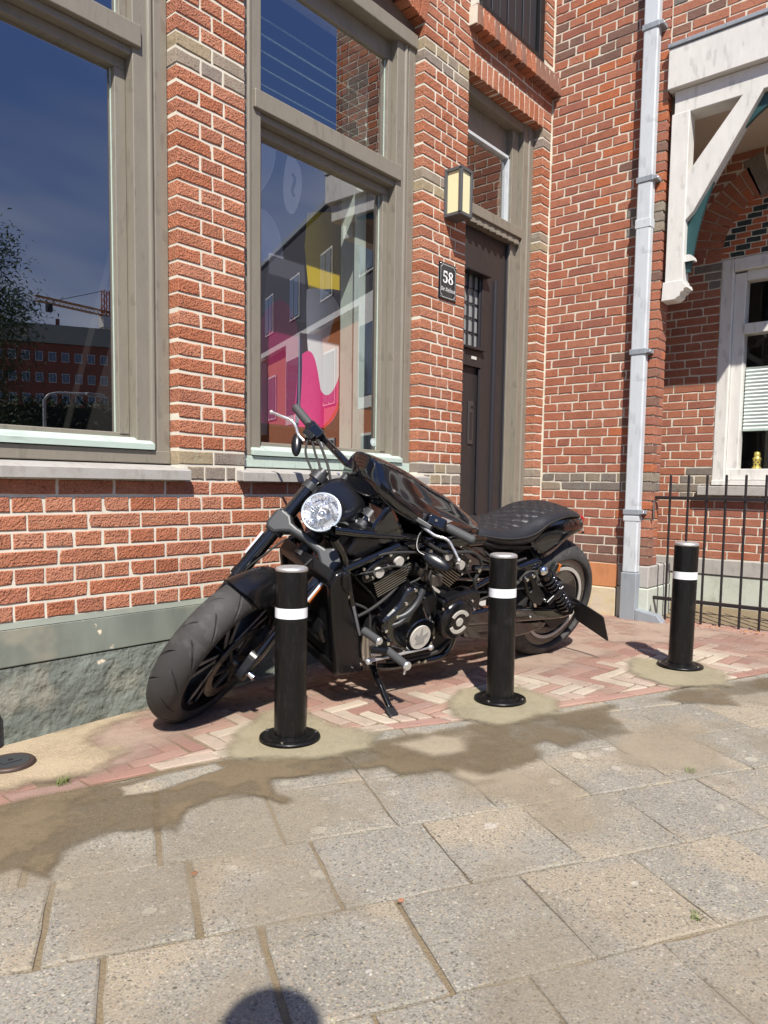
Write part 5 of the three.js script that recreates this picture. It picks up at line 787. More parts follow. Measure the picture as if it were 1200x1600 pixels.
  const br = put('footrest_bracket', [extrude(rounded([[0.43, 0.545], [0.36, 0.575], [0.335, 0.52], [0.225, 0.43], [0.255, 0.385], [0.31, 0.405], [0.36, 0.44]], 4, 0.25), 0.016, 0.005, [rounded([[0.392, 0.52], [0.37, 0.53], [0.34, 0.475], [0.355, 0.46]]).reverse()]).translate(0, 0, -0.205), bar(B(0.213, 0.397, 0.215), B(0.130, 0.475, 0.222), 0.015)], BK.satin);
  put('bracket_bolt', [bolt(B(0.406, 0.537, 0.212), 0.009), bolt(B(0.366, 0.552, 0.212), 0.009), bolt(B(0.237, 0.415, 0.215), 0.009)], BK.chrome, br);
  put('bracket_rod', [bar(B(0.283, 0.384, 0.205), B(0.335, 0.47, 0.2), 0.008)], BK.alu, br);
  put('hub_cover', [bar(B(0.03, 0.335, 0.16), B(0.03, 0.335, 0.21), 0.034, 0.028, 28)], BK.satin);
  // number plate carried low on the side
  const o = B(-0.1, 0.363, 0.118), ex = B(-0.1, 0.341, 0.336).sub(o), ey = B(-0.13, 0.243, 0.165).sub(o).multiplyScalar(1.0), m = basis(o, ex.clone().normalize(), ey.clone().normalize(), V3().crossVectors(ex, ey).normalize());
  const W0 = ex.length(), H0 = ey.length();
  const pl = put('number_plate', [extrude(rounded([[0, 0], [W0, 0], [W0, H0], [0, H0]], 3, 0.06), 0.006, 0.002).applyMatrix4(m)], std([0.012, 0.012, 0.013], { roughness: 0.5 }));
  put('plate_bracket', [bar(B(0.0, 0.36, 0.15), B(-0.1, 0.33, 0.17), 0.012)], BK.satin, pl);
}
{ // radiator shroud, frame, engine
  const side = [[1.475, 0.645], [1.435, 0.66], [1.405, 0.585], [1.395, 0.53], [1.295, 0.335], [1.258, 0.198], [1.385, 0.205], [1.402, 0.225], [1.475, 0.52], [1.495, 0.60]];
  const sh = part('radiator_shroud', bike);
  for (const s of [1, -1]) put('side_panel', [extrude(rounded(side, 4, 0.2), 0.035, 0.012, [], 4).translate(0, 0, -0.185 * s), extrude(rounded([[1.455, 0.655], [1.425, 0.66], [1.40, 0.60], [1.41, 0.56], [1.45, 0.60]], 4, 0.3), 0.03, 0.012, [], 4).translate(0, 0, -0.20 * s)], BK.satin, sh);
  put('radiator', [extrude([[1.44, 0.62], [1.47, 0.60], [1.385, 0.25], [1.355, 0.25]], 0.345, 0.003)], std([0.022, 0.022, 0.022], { roughness: 0.6 }), sh);
  const fin = []; for (let i = 0; i < 46; i++) { const t = i / 46; fin.push(new THREE.BoxGeometry(0.006, 0.0025, 0.33).applyMatrix4(new THREE.Matrix4().makeTranslation(mix(1.388, 1.472, t) + 0.003, mix(0.255, 0.60, t), 0))); } put('cooling_fin', fin, BK.matte, sh);
  put('grille_frame', extrude(rounded([[1.475, 0.66], [1.50, 0.62], [1.49, 0.585], [1.46, 0.60]], 4, 0.2), 0.37, 0.008), BK.satin, sh); put('grille_frame', [extrude(rounded([[1.405, 0.25], [1.395, 0.195], [1.30, 0.19], [1.31, 0.24]], 4, 0.2), 0.37, 0.008)], BK.satin, sh);
  put('chin_fairing', [extrude(rounded([[1.42, 0.30], [1.46, 0.36], [1.44, 0.42], [1.38, 0.33]], 4, 0.3), 0.24, 0.02)], BK.satin, sh);
  put('horn', [bar(B(1.45, 0.33, -0.03), B(1.50, 0.345, -0.03), 0.045, 0.055, 28)], BK.matte, sh);
  const fr = part('frame', bike);
  for (const s of [1, -1]) {
    put('down_tube', [tube([[1.485, 0.775], [1.43, 0.70], [1.372, 0.54], [1.30, 0.37], [1.245, 0.26], [1.205, 0.205], [1.12, 0.180], [0.95, 0.176], [0.80, 0.182], [0.765, 0.215], [0.745, 0.29], [0.70, 0.38]].map(([a, b]) => B(a, b, 0.165 * s)), 0.0165, 14, 90)], BK.gloss, fr);
    put('upper_tube', [bar(B(1.43, 0.648, 0.172 * s), B(1.175, 0.732, 0.172 * s), 0.0145), tube([[1.48, 0.80], [1.30, 0.775], [1.05, 0.745], [0.80, 0.70], [0.62, 0.62], [0.42, 0.585], [0.25, 0.58]].map(([a, b]) => B(a, b, 0.14 * s)), 0.018, 14, 60)], BK.gloss, fr);
    put('rear_rail', [bar(B(0.72, 0.60, 0.165 * s), B(0.28, 0.57, 0.165 * s), 0.014), bar(B(0.72, 0.505, 0.18 * s), B(0.62, 0.545, 0.18 * s), 0.013), bar(B(0.60, 0.545, 0.16 * s), B(0.30, 0.60, 0.16 * s), 0.02)], BK.gloss, fr);
  }
  put('frame_bolt', [bolt(B(1.413, 0.572, 0.185), 0.009), bolt(B(1.399, 0.544, 0.185), 0.009), bolt(B(0.956, 0.188, 0.183), 0.008), bolt(B(0.922, 0.186, 0.183), 0.010)], BK.chrome, fr);
  put('frame_label', [extrude([[1.352, 0.497], [1.362, 0.493], [1.305, 0.36], [1.296, 0.365]], 0.002, 0).translate(0, 0, -0.183)], std([0.16, 0.16, 0.17], { roughness: 0.5 }), fr);
  put('cable', [tube([[1.05, 0.75, 0.17], [0.95, 0.70, 0.19], [0.76, 0.68, 0.19], [0.70, 0.62, 0.19], [0.72, 0.55, 0.19], [0.70, 0.50, 0.19]].map((q) => B(...q)), 0.008, 10, 60), tube([[1.34, 0.60, 0.14], [1.25, 0.52, 0.16], [1.22, 0.47, 0.17], [1.16, 0.44, 0.18]].map((q) => B(...q)), 0.005, 10), tube([[1.35, 0.50, 0.15], [1.27, 0.46, 0.17], [1.25, 0.38, 0.18], [1.22, 0.31, 0.18]].map((q) => B(...q)), 0.006, 10)], BK.rubber, fr);
  const en = part('engine', bike);
  put('crankcase', [extrude(rounded([[1.235, 0.30], [1.215, 0.44], [1.13, 0.55], [0.98, 0.55], [0.80, 0.50], [0.70, 0.42], [0.72, 0.28], [0.82, 0.205], [1.14, 0.205]], 4, 0.22), 0.36, 0.02)], BK.wrinkle, en);
  for (const [cx, cy, ang, d0, d1] of [[1.20, 0.60, -0.74, [1.265, 0.633], [1.175, 0.674]], [0.87, 0.60, 0.50, [0.913, 0.681], [0.829, 0.632]]]) {
    const R = new THREE.Matrix4().makeTranslation(cx, cy, 0).multiply(new THREE.Matrix4().makeRotationZ(ang)), front = cx > 1;
    put('cylinder', [new RoundedBoxGeometry(0.15, 0.20, 0.33, 3, 0.015).translate(0, -0.02, 0).applyMatrix4(R)], BK.wrinkle, en);
    const m = V3((d0[0] + d1[0]) / 2, (d0[1] + d1[1]) / 2, 0), dx = V3(d0[0] - d1[0], d0[1] - d1[1], 0).normalize(), dn = V3(-dx.y, dx.x, 0); if (dn.y < 0) dn.negate();
    const hb = basis(m, dx, dn, V3().crossVectors(dx, dn));
    const hd = put('cylinder_head', [extrude(rounded([[-0.115, -0.035], [0.115, -0.035], [0.125, 0.015], [0.06, 0.045], [-0.08, 0.05], [-0.12, 0.02]], 4, 0.3), 0.36, 0.014, [], 3).applyMatrix4(hb)], BK.satin, en);
    for (let i = 0; i < 7; i++) { const L = 0.186 - i * 0.007, ox = front ? -0.010 + i * 0.003 : 0.004, y = -0.040 - i * 0.0105; put('fin', new RoundedBoxGeometry(L, 0.005, 0.375, 1, 0.001).translate(ox, y, 0).applyMatrix4(hb), BK.matte, en); put('fin_edge', new THREE.BoxGeometry(L, 0.0022, 0.002).translate(ox, y + 0.001, -0.188).applyMatrix4(hb), BK.finEdge, en); }
    for (const q of [d0, d1]) put('rocker_cap', bar(B(q[0], q[1], 0.17), B(q[0], q[1], 0.196), 0.0205, 0.0205, 28), BK.aluPaint, en);
    put('head_bolt', [bolt(V3(-0.02, 0.045, 0).applyMatrix4(hb).setZ(-0.18), 0.008), bolt(V3(0.105, 0.01, 0).applyMatrix4(hb).setZ(-0.18), 0.009)], BK.chrome, hd);
  }
  put('air_horn', [extrude(rounded([[1.06, 0.70], [0.98, 0.70], [0.87, 0.65], [0.86, 0.61], [0.93, 0.60], [1.02, 0.63]], 5, 0.3), 0.06, 0.022, [], 4).translate(0, 0, -0.165)], BK.satin, en);
  const st = put('stator_cover', [extrude(rounded([[1.235, 0.44], [1.16, 0.50], [1.135, 0.566], [1.088, 0.580], [1.045, 0.52], [1.005, 0.46], [0.955, 0.385], [0.945, 0.31], [0.985, 0.268], [1.06, 0.262], [1.17, 0.31], [1.225, 0.385]], 4, 0.3), 0.07, 0.022, [], 4).translate(0, 0, -0.198), bar(B(1.02, 0.345, 0.20), B(1.02, 0.345, 0.238), 0.105, 0.075, 48)], BK.gloss, en);
  for (const q of [[1.213, 0.394], [1.168, 0.452], [1.134, 0.505], [1.097, 0.56], [1.19, 0.335], [1.10, 0.285], [0.975, 0.28], [0.965, 0.40]]) put('cover_bolt', bolt(B(q[0], q[1], 0.228), 0.0085), BK.chrome, en);
  const md = put('medallion', [bar(B(1.026, 0.342, 0.232), B(1.026, 0.342, 0.243), 0.055, 0.053, 48)], BK.aluPaint, st);
  put('emblem', [extrude([[1.056, 0.362], [1.035, 0.350], [1.030, 0.385], [1.022, 0.385], [1.018, 0.350], [0.992, 0.366], [0.988, 0.350], [1.005, 0.335], [1.003, 0.315], [1.05, 0.312], [1.048, 0.332], [1.060, 0.347]], 0.002, 0).translate(0, 0, -0.2435)], std([0.30, 0.29, 0.27], { roughness: 0.45 }), md);
  put('hose', [tube([[1.20, 0.43, 0.21], [1.13, 0.455, 0.235], [1.08, 0.50, 0.235], [1.05, 0.555, 0.225]].map((q) => B(...q)), 0.014, 12), tube([[1.22, 0.40, 0.20], [1.16, 0.42, 0.235], [1.10, 0.47, 0.24]].map((q) => B(...q)), 0.011, 12)], BK.clampGrey, en);
  const pc = put('pulley_cover', [extrude(rounded([[0.93, 0.49], [0.78, 0.525], [0.705, 0.51], [0.69, 0.425], [0.76, 0.40], [0.90, 0.42]], 4, 0.2), 0.07, 0.014, [], 3).translate(0, 0, -0.195), new THREE.LatheGeometry([[0, 0.036], [0.05, 0.036], [0.078, 0.030], [0.092, 0.016], [0.096, -0.02]].map((q) => new THREE.Vector2(...q)), 56).rotateX(-Math.PI / 2).translate(0.826, 0.392, -0.215)], BK.satin, en);
  const arc = (a0, a1) => { const s = new THREE.Shape(); s.absarc(0, 0, 0.055, a0, a1, false); s.absarc(0, 0, 0.039, a1, a0, true); return new THREE.ExtrudeGeometry(s, { depth: 0.004, bevelEnabled: false, curveSegments: 20 }).translate(0.826, 0.392, -0.254); };
  put('cover_inlay', [arc(0.5, 2.6), arc(3.7, 5.8), bar(B(0.826, 0.392, 0.249), B(0.826, 0.392, 0.255), 0.019, 0.019, 24)], BK.aluPaint, pc);
  put('label_plate', [extrude(rounded([[0.985, 0.545], [0.93, 0.513], [0.925, 0.525], [0.98, 0.557]], 3, 0.3), 0.003, 0.001).translate(0, 0, -0.20)], BK.aluPaint, en);
  put('throttle_body', [bar(B(1.0, 0.60, 0.13), B(1.0, 0.60, 0.175), 0.035), bar(B(0.97, 0.64, 0.12), B(0.96, 0.60, 0.17), 0.018)], std([0.13, 0.11, 0.095], { roughness: 0.4, metalness: 0.8 }), en);
  put('exhaust_pipe', [tube([[1.28, 0.56, -0.15], [1.33, 0.45, -0.21], [1.25, 0.28, -0.23], [0.9, 0.22, -0.23], [0.4, 0.24, -0.24], [-0.15, 0.27, -0.24]].map((q) => B(...q)), 0.038, 16, 60), tube([[0.86, 0.58, -0.17], [0.80, 0.45, -0.22], [0.55, 0.36, -0.23], [0.2, 0.36, -0.24], [-0.12, 0.37, -0.24]].map((q) => B(...q)), 0.038, 16, 60)], BK.satin);
  // foot controls and stand
  const fc = put('control_plate', [extrude(rounded([[1.315, 0.42], [1.275, 0.40], [1.225, 0.29], [1.24, 0.255], [1.29, 0.26], [1.31, 0.32]], 4, 0.3), 0.014, 0.004).translate(0, 0, -0.215)], BK.alu);
  put('foot_peg', [bar(B(1.19, 0.305, 0.24), B(1.185, 0.300, 0.365), 0.0175, 0.0165, 20)], BK.grip, fc); put('peg_end', [bar(B(1.185, 0.300, 0.365), B(1.185, 0.300, 0.372), 0.019, 0.016, 20), bar(B(1.188, 0.285, 0.36), B(1.19, 0.262, 0.362), 0.006, 0.004)], BK.silver, fc);
  put('peg_mount', [bar(B(1.26, 0.315, 0.225), B(1.19, 0.306, 0.245), 0.012, 0.016)], BK.satin, fc);
  put('shift_peg', [bar(B(1.318, 0.405, 0.225), B(1.305, 0.40, 0.31), 0.0165, 0.0165, 20)], BK.grip, fc); put('shift_end', [bar(B(1.305, 0.40, 0.31), B(1.305, 0.40, 0.317), 0.0165, 0.013, 20)], BK.silver, fc);
  put('shift_rod', [bar(B(1.275, 0.268, 0.235), B(0.955, 0.282, 0.235), 0.0058), ball(B(1.275, 0.268, 0.235), 0.014), ball(B(0.95, 0.282, 0.235), 0.014)], BK.silver, fc);
  put('shift_arm', bar(B(0.95, 0.282, 0.235), B(0.962, 0.352, 0.225), 0.008, 0.006), BK.alu, fc); put('shift_arm', [bar(B(1.30, 0.40, 0.222), B(1.275, 0.268, 0.228), 0.009, 0.008), bar(B(1.262, 0.293, 0.22), B(1.215, 0.29, 0.23), 0.010, 0.009)], BK.alu, fc);
  const sd = put('side_stand', [tube([[1.17, 0.205, 0.14], [1.205, 0.19, 0.20], [1.222, 0.160, 0.285], [1.241, 0.126, 0.375]].map((q) => B(...q)), 0.0145, 12, 40)], BK.gloss);
  put('stand_foot', [extrude(rounded([[-0.022, -0.03], [0.022, -0.03], [0.028, 0.03], [-0.016, 0.035]], 4, 0.3), 0.016, 0.005).rotateX(-Math.PI / 2).applyMatrix4(new THREE.Matrix4().makeRotationX(-0.28)).applyMatrix4(new THREE.Matrix4().makeTranslation(1.243, 0.122, -0.393))], BK.matte, sd);
  put('stand_spring', [bar(B(1.19, 0.20, 0.17), B(1.225, 0.155, 0.27), 0.008), bar(B(1.232, 0.14, 0.33), B(1.20, 0.135, 0.335), 0.005)], BK.satin, sd);
}
{ // wiring, hoses and fasteners round the engine
  const hose = (r, q, mat = BK.rubber) => put('hose', tube(q.map((p) => B(...p)), r, 8, 40), mat);
  hose(0.006, [[1.38, 0.66, 0.12], [1.31, 0.69, 0.17], [1.24, 0.71, 0.185], [1.10, 0.705, 0.185], [1.0, 0.69, 0.18]]); hose(0.004, [[1.36, 0.62, 0.16], [1.30, 0.64, 0.19], [1.22, 0.66, 0.20], [1.12, 0.645, 0.20]]);
  hose(0.0045, [[1.05, 0.70, 0.185], [1.03, 0.64, 0.20], [1.05, 0.60, 0.20], [1.10, 0.575, 0.195]]); hose(0.005, [[0.98, 0.64, 0.18], [1.0, 0.58, 0.195], [0.96, 0.52, 0.20], [0.95, 0.47, 0.21]]);
  hose(0.007, [[1.33, 0.42, 0.15], [1.27, 0.47, 0.18], [1.20, 0.52, 0.185], [1.15, 0.56, 0.18]]); hose(0.0035, [[0.80, 0.66, 0.17], [0.78, 0.60, 0.19], [0.74, 0.56, 0.19], [0.66, 0.55, 0.18]]);
  hose(0.006, [[0.66, 0.67, 0.15], [0.60, 0.63, 0.17], [0.50, 0.61, 0.17], [0.38, 0.62, 0.16]]); hose(0.005, [[0.72, 0.42, 0.20], [0.66, 0.46, 0.20], [0.55, 0.47, 0.195], [0.44, 0.50, 0.19]]); hose(0.008, [[1.12, 0.205, 0.17], [1.0, 0.215, 0.195], [0.86, 0.225, 0.19], [0.78, 0.27, 0.18]]);
  for (const [u, v, w, r] of [[1.345, 0.655, 0.188, 0.007], [1.295, 0.615, 0.19, 0.006], [1.13, 0.685, 0.182, 0.006], [1.22, 0.655, 0.182, 0.007], [0.80, 0.585, 0.175, 0.007], [0.76, 0.64, 0.165, 0.008], [0.70, 0.555, 0.183, 0.007], [0.92, 0.455, 0.228, 0.006], [0.755, 0.475, 0.232, 0.006], [0.735, 0.435, 0.232, 0.006], [0.90, 0.30, 0.185, 0.007], [1.11, 0.245, 0.185, 0.007], [1.21, 0.305, 0.186, 0.006], [1.29, 0.245, 0.205, 0.006], [1.33, 0.235, 0.205, 0.005], [0.56, 0.365, 0.202, 0.007], [0.30, 0.33, 0.202, 0.006]]) put('bolt', bolt(B(u, v, w), r), BK.chrome);
  put('regulator', [extrude(rounded([[0.985, 0.60], [0.925, 0.60], [0.92, 0.545], [0.98, 0.545]], 4, 0.2), 0.05, 0.006).translate(0, 0, -0.175)], std([0.12, 0.105, 0.09], { roughness: 0.5, metalness: 0.6 })); put('clip', bar(B(1.02, 0.705, 0.17), B(1.02, 0.705, 0.195), 0.010), BK.alu); put('clip', bar(B(0.715, 0.60, 0.16), B(0.715, 0.60, 0.20), 0.009), BK.alu);
  put('tank_seam', tube([[1.285, 0.93, 0.128], [1.20, 0.868, 0.150], [1.08, 0.822, 0.163], [0.95, 0.795, 0.163], [0.82, 0.778, 0.142], [0.70, 0.765, 0.112]].map((q) => B(...q)), 0.0028, 8, 60), BK.matte);
  put('clutch_cover', [bar(B(0.99, 0.475, 0.19), B(0.99, 0.475, 0.215), 0.05, 0.044, 32)], BK.wrinkle); put('starter', [bar(B(1.06, 0.615, 0.12), B(0.93, 0.575, 0.12), 0.035)], BK.matte);
}
// ---------------------------------------------------------------- small things on the ground
{
  const c = thing('valve_cover', 'round rusty iron street valve cover in the sand by the wall', 'cover', null, onGround(-3.80, 0.20));
  const rust = std([0.085, 0.06, 0.05], { roughness: 0.55, metalness: 0.5, map: stoneMap });
  mesh('body', [new THREE.LatheGeometry([[0.066, -0.01], [0.075, 0.0], [0.076, 0.016], [0.070, 0.022], [0.060, 0.022], [0.058, 0.018]].map((p) => new THREE.Vector2(...p)), 40)], rust, c);
  mesh('lid', [new THREE.CylinderGeometry(0.058, 0.058, 0.012, 40).translate(0, 0.015, 0), extrude([[-0.03, -0.018], [0.03, -0.018], [0.03, 0.018], [-0.03, 0.018]], 0.004, 0.001).rotateX(-Math.PI / 2).translate(0, 0.023, 0)], std([0.07, 0.075, 0.08], { roughness: 0.5, metalness: 0.5 }), c);
  mesh('lug', [extrude([[-0.008, -0.005], [0.008, -0.005], [0.003, 0.008], [-0.003, 0.008]], 0.003, 0).rotateX(-Math.PI / 2).translate(0, 0.0265, 0)], M.dark, c);
  c.rotation.z = SLOPE;
  const tuft = (x, z, n, h, label) => { const g = []; for (let i = 0; i < n; i++) { const a = rnd() * 6.28, l = h * rr(0.5, 1.1), q = new THREE.BufferGeometry(), lean = rr(0.5, 1.3), px = rr(-0.02, 0.02), pz = rr(-0.012, 0.012), w = 0.0016; const P = []; for (let k = 0; k < 3; k++) { const t0 = k / 3, t1 = (k + 1) / 3, f = (t, s) => [px + Math.cos(a) * l * lean * t * t + Math.sin(a) * s * w * (1 - t), l * t * (1 - 0.35 * t), pz + Math.sin(a) * l * lean * t * t - Math.cos(a) * s * w * (1 - t)]; P.push(...f(t0, 1), ...f(t0, -1), ...f(t1, 1), ...f(t0, -1), ...f(t1, -1), ...f(t1, 1)); } q.setAttribute('position', new THREE.Float32BufferAttribute(P, 3)); q.setAttribute('uv', new THREE.Float32BufferAttribute(new Float32Array(P.length / 3 * 2), 2)); q.computeVertexNormals(); g.push(q); } const o = thing('grass_tuft', label, 'grass'); mesh('blades', g, std([0.15, 0.19, 0.05], { roughness: 0.7 }), o); o.position.copy(onGround(x, z)); return o; };
  tuft(-3.752, 0.455, 46, 0.04, 'grass tuft in the paver joint beside the valve cover'); tuft(-2.40, 1.865, 26, 0.022, 'tiny grass tuft in a slab joint far from the wall'); tuft(-3.19, 2.135, 26, 0.016, 'tiny grass tuft between slabs near the lower right corner');
  tuft(-3.03, 1.195, 14, 0.012, 'tiny grass blades at the sandy slab corner below the first bollard'); tuft(-1.02, 1.88, 18, 0.016, 'tiny grass tuft in the slab joint beyond the right bollard');
  const peb = (x, z, r, col, label) => { const g = new THREE.IcosahedronGeometry(r, 2), p = g.attributes.position; for (let i = 0; i < p.count; i++) { const k = 0.8 + 0.4 * hash2(Math.round(p.getX(i) * 4e3), Math.round(p.getY(i) * 4e3 + p.getZ(i) * 7e3), 5); p.setXYZ(i, p.getX(i) * k * 1.3, p.getY(i) * k * 0.7, p.getZ(i) * k); } g.computeVertexNormals(); const o = thing('pebble', label, 'pebble'); mesh('stone', g, std(col, { roughness: 0.85, map: stoneMap }), o); o.position.copy(onGround(x, z)).y += r * 0.5; };
  peb(-3.792, 1.183, 0.006, [0.22, 0.10, 0.05], 'small brown pebble lying on the slab near the lower left'); peb(-3.56, 1.62, 0.0055, [0.34, 0.15, 0.09], 'small red brick fragment lying on the slabs near the middle');
  const dots = []; for (let i = 0; i < 500; i++) { const x = rr(-4.6, -1.0), z = edgeZ(x) + Math.abs(rr(0, 1)) ** 1.5 * 2.0, r = rr(0.0008, 0.0026), g = new THREE.IcosahedronGeometry(r, 0); g.scale(1.3, 0.7, 1).rotateY(rnd() * 6).translate(x, gy(x) + 0.002, z); dots.push(g); }
  mesh('gravel', dots, std([0.42, 0.35, 0.26], { roughness: 0.9 }), scene, 'stuff'); tag(scene.children[scene.children.length - 1], 'loose sand grains scattered over the paving slabs', 'gravel');
  // brass ornaments on the neighbour's window board
  const brass = std([0.62, 0.50, 0.12], { roughness: 0.35, metalness: 0.6 });
  [[1.165, 'perforated brass ornament standing alone on the white window board', 0.145], [1.29, 'taller brass ornament at the frame edge on the white window board', 0.175]].forEach(([z, label, h]) => { const o = thing('brass_ornament', label, 'ornament', null, V3(1.06, 1.05, z)); mesh('base', [new THREE.CylinderGeometry(0.028, 0.028, 0.016, 24).translate(0, 0.008, 0)], std([0.4, 0.45, 0.42], { roughness: 0.4 }), o); mesh('body', [new THREE.LatheGeometry([[0.032, 0.016], [0.032, 0.03], [0.024, 0.036], [0.026, h * 0.55], [0.030, h * 0.62], [0.026, h * 0.68], [0.018, h * 0.75], [0.022, h * 0.82], [0.018, h * 0.95], [0.0, h]].map((p) => new THREE.Vector2(...p)), 28)], brass, o); mesh('perforation', [0, 1, 2].flatMap((k) => [0, 1, 2, 3, 4, 5].map((i) => { const a = i * 1.05 + k * 0.5; return ball(V3(Math.cos(a) * 0.0255, 0.05 + k * 0.016, Math.sin(a) * 0.0255), 0.005, 8); })), M.dark, o); });
}
// ---------------------------------------------------------------- the photographer, whose shadow falls on the slabs
{
  const who = thing('person', 'person in dark jacket and jeans standing beside the camera, casting a head shadow', 'person');
  const o = V3(-5.02, gy(-5.02) + 0.0, 2.755), f = V3(0.76, 0, -0.65), r = V3(0.65, 0, 0.76), at = (a, y, s) => V3(o.x + f.x * a + r.x * s, o.y + y * 1.03, o.z + f.z * a + r.z * s);
  const bones = [[at(0, 0.95, 0), at(0, 1.2, 0), 0.14, 0.15], [at(0, 1.2, 0), at(0, 1.42, 0), 0.15, 0.12], [at(0, 1.42, -0.17), at(0, 1.42, 0.17), 0.075, 0.075], [at(0, 1.42, 0), at(0.02, 1.56, 0), 0.06, 0.055], [at(0.02, 1.60, 0), at(0.025, 1.69, 0), 0.085, 0.09]];
  for (const s of [-1, 1]) bones.push([at(0, 0.92, s * 0.09), at(0.01, 0.50, s * 0.10), 0.095, 0.062], [at(0.01, 0.50, s * 0.10), at(-0.01, 0.10, s * 0.11), 0.062, 0.042], [at(-0.02, 0.05, s * 0.11), at(0.14, 0.035, s * 0.13), 0.042, 0.036], [at(0, 1.40, s * 0.19), at(-0.02, 1.12, s * 0.23), 0.052, 0.042], [at(-0.02, 1.12, s * 0.23), at(0.14, 1.02, s * 0.13), 0.040, 0.030], [at(0.14, 1.02, s * 0.13), at(0.19, 1.0, s * 0.07), 0.032, 0.026]);
  const n = 84, size = 1.9, mc = new MarchingCubes(n, new THREE.MeshStandardMaterial(), false, false, 200000), c = V3(o.x + 0.02, o.y + 0.9, o.z);
  const seg = (p, a, b) => { const d = b.clone().sub(a), t = clamp(p.clone().sub(a).dot(d) / d.lengthSq()); return [p.distanceTo(a.clone().addScaledVector(d, t)), t]; };
  for (let z = 0; z < n; z++) for (let y = 0; y < n; y++) for (let x = 0; x < n; x++) {
    const p = V3(c.x + (x / (n / 2) - 1) * size / 2, c.y + (y / (n / 2) - 1) * size / 2, c.z + (z / (n / 2) - 1) * size / 2); let s = 0;
    if (Math.abs(p.x - o.x) < 0.45 && Math.abs(p.z - o.z) < 0.45) for (const [a, b, r0, r1] of bones) { const [d, t] = seg(p, a, b); s += Math.exp(-(d - mix(r0, r1, t)) * 55); }
    mc.field[x + y * n + z * n * n] = s > 1e-9 ? Math.log(s) / 55 : -0.3;
  }
  mc.isolation = 0; mc.update();
  const g = new THREE.BufferGeometry(), k = mc.count; g.setAttribute('position', new THREE.Float32BufferAttribute(mc.positionArray.slice(0, k * 3), 3)); g.setAttribute('normal', new THREE.Float32BufferAttribute(mc.normalArray.slice(0, k * 3), 3)); g.scale(size / 2, size / 2, size / 2).translate(c.x, c.y, c.z);
  mesh('body', g, std([0.03, 0.032, 0.04], { roughness: 0.85 }), who);
  const hair = new THREE.SphereGeometry(0.096, 28, 18, 0, 7, 0, 1.5).scale(1, 1.1, 1); const hp = at(0.01, 1.655, 0); mesh('hair', hair.translate(hp.x, hp.y, hp.z), std([0.03, 0.02, 0.014], { roughness: 0.8 }), who);
}
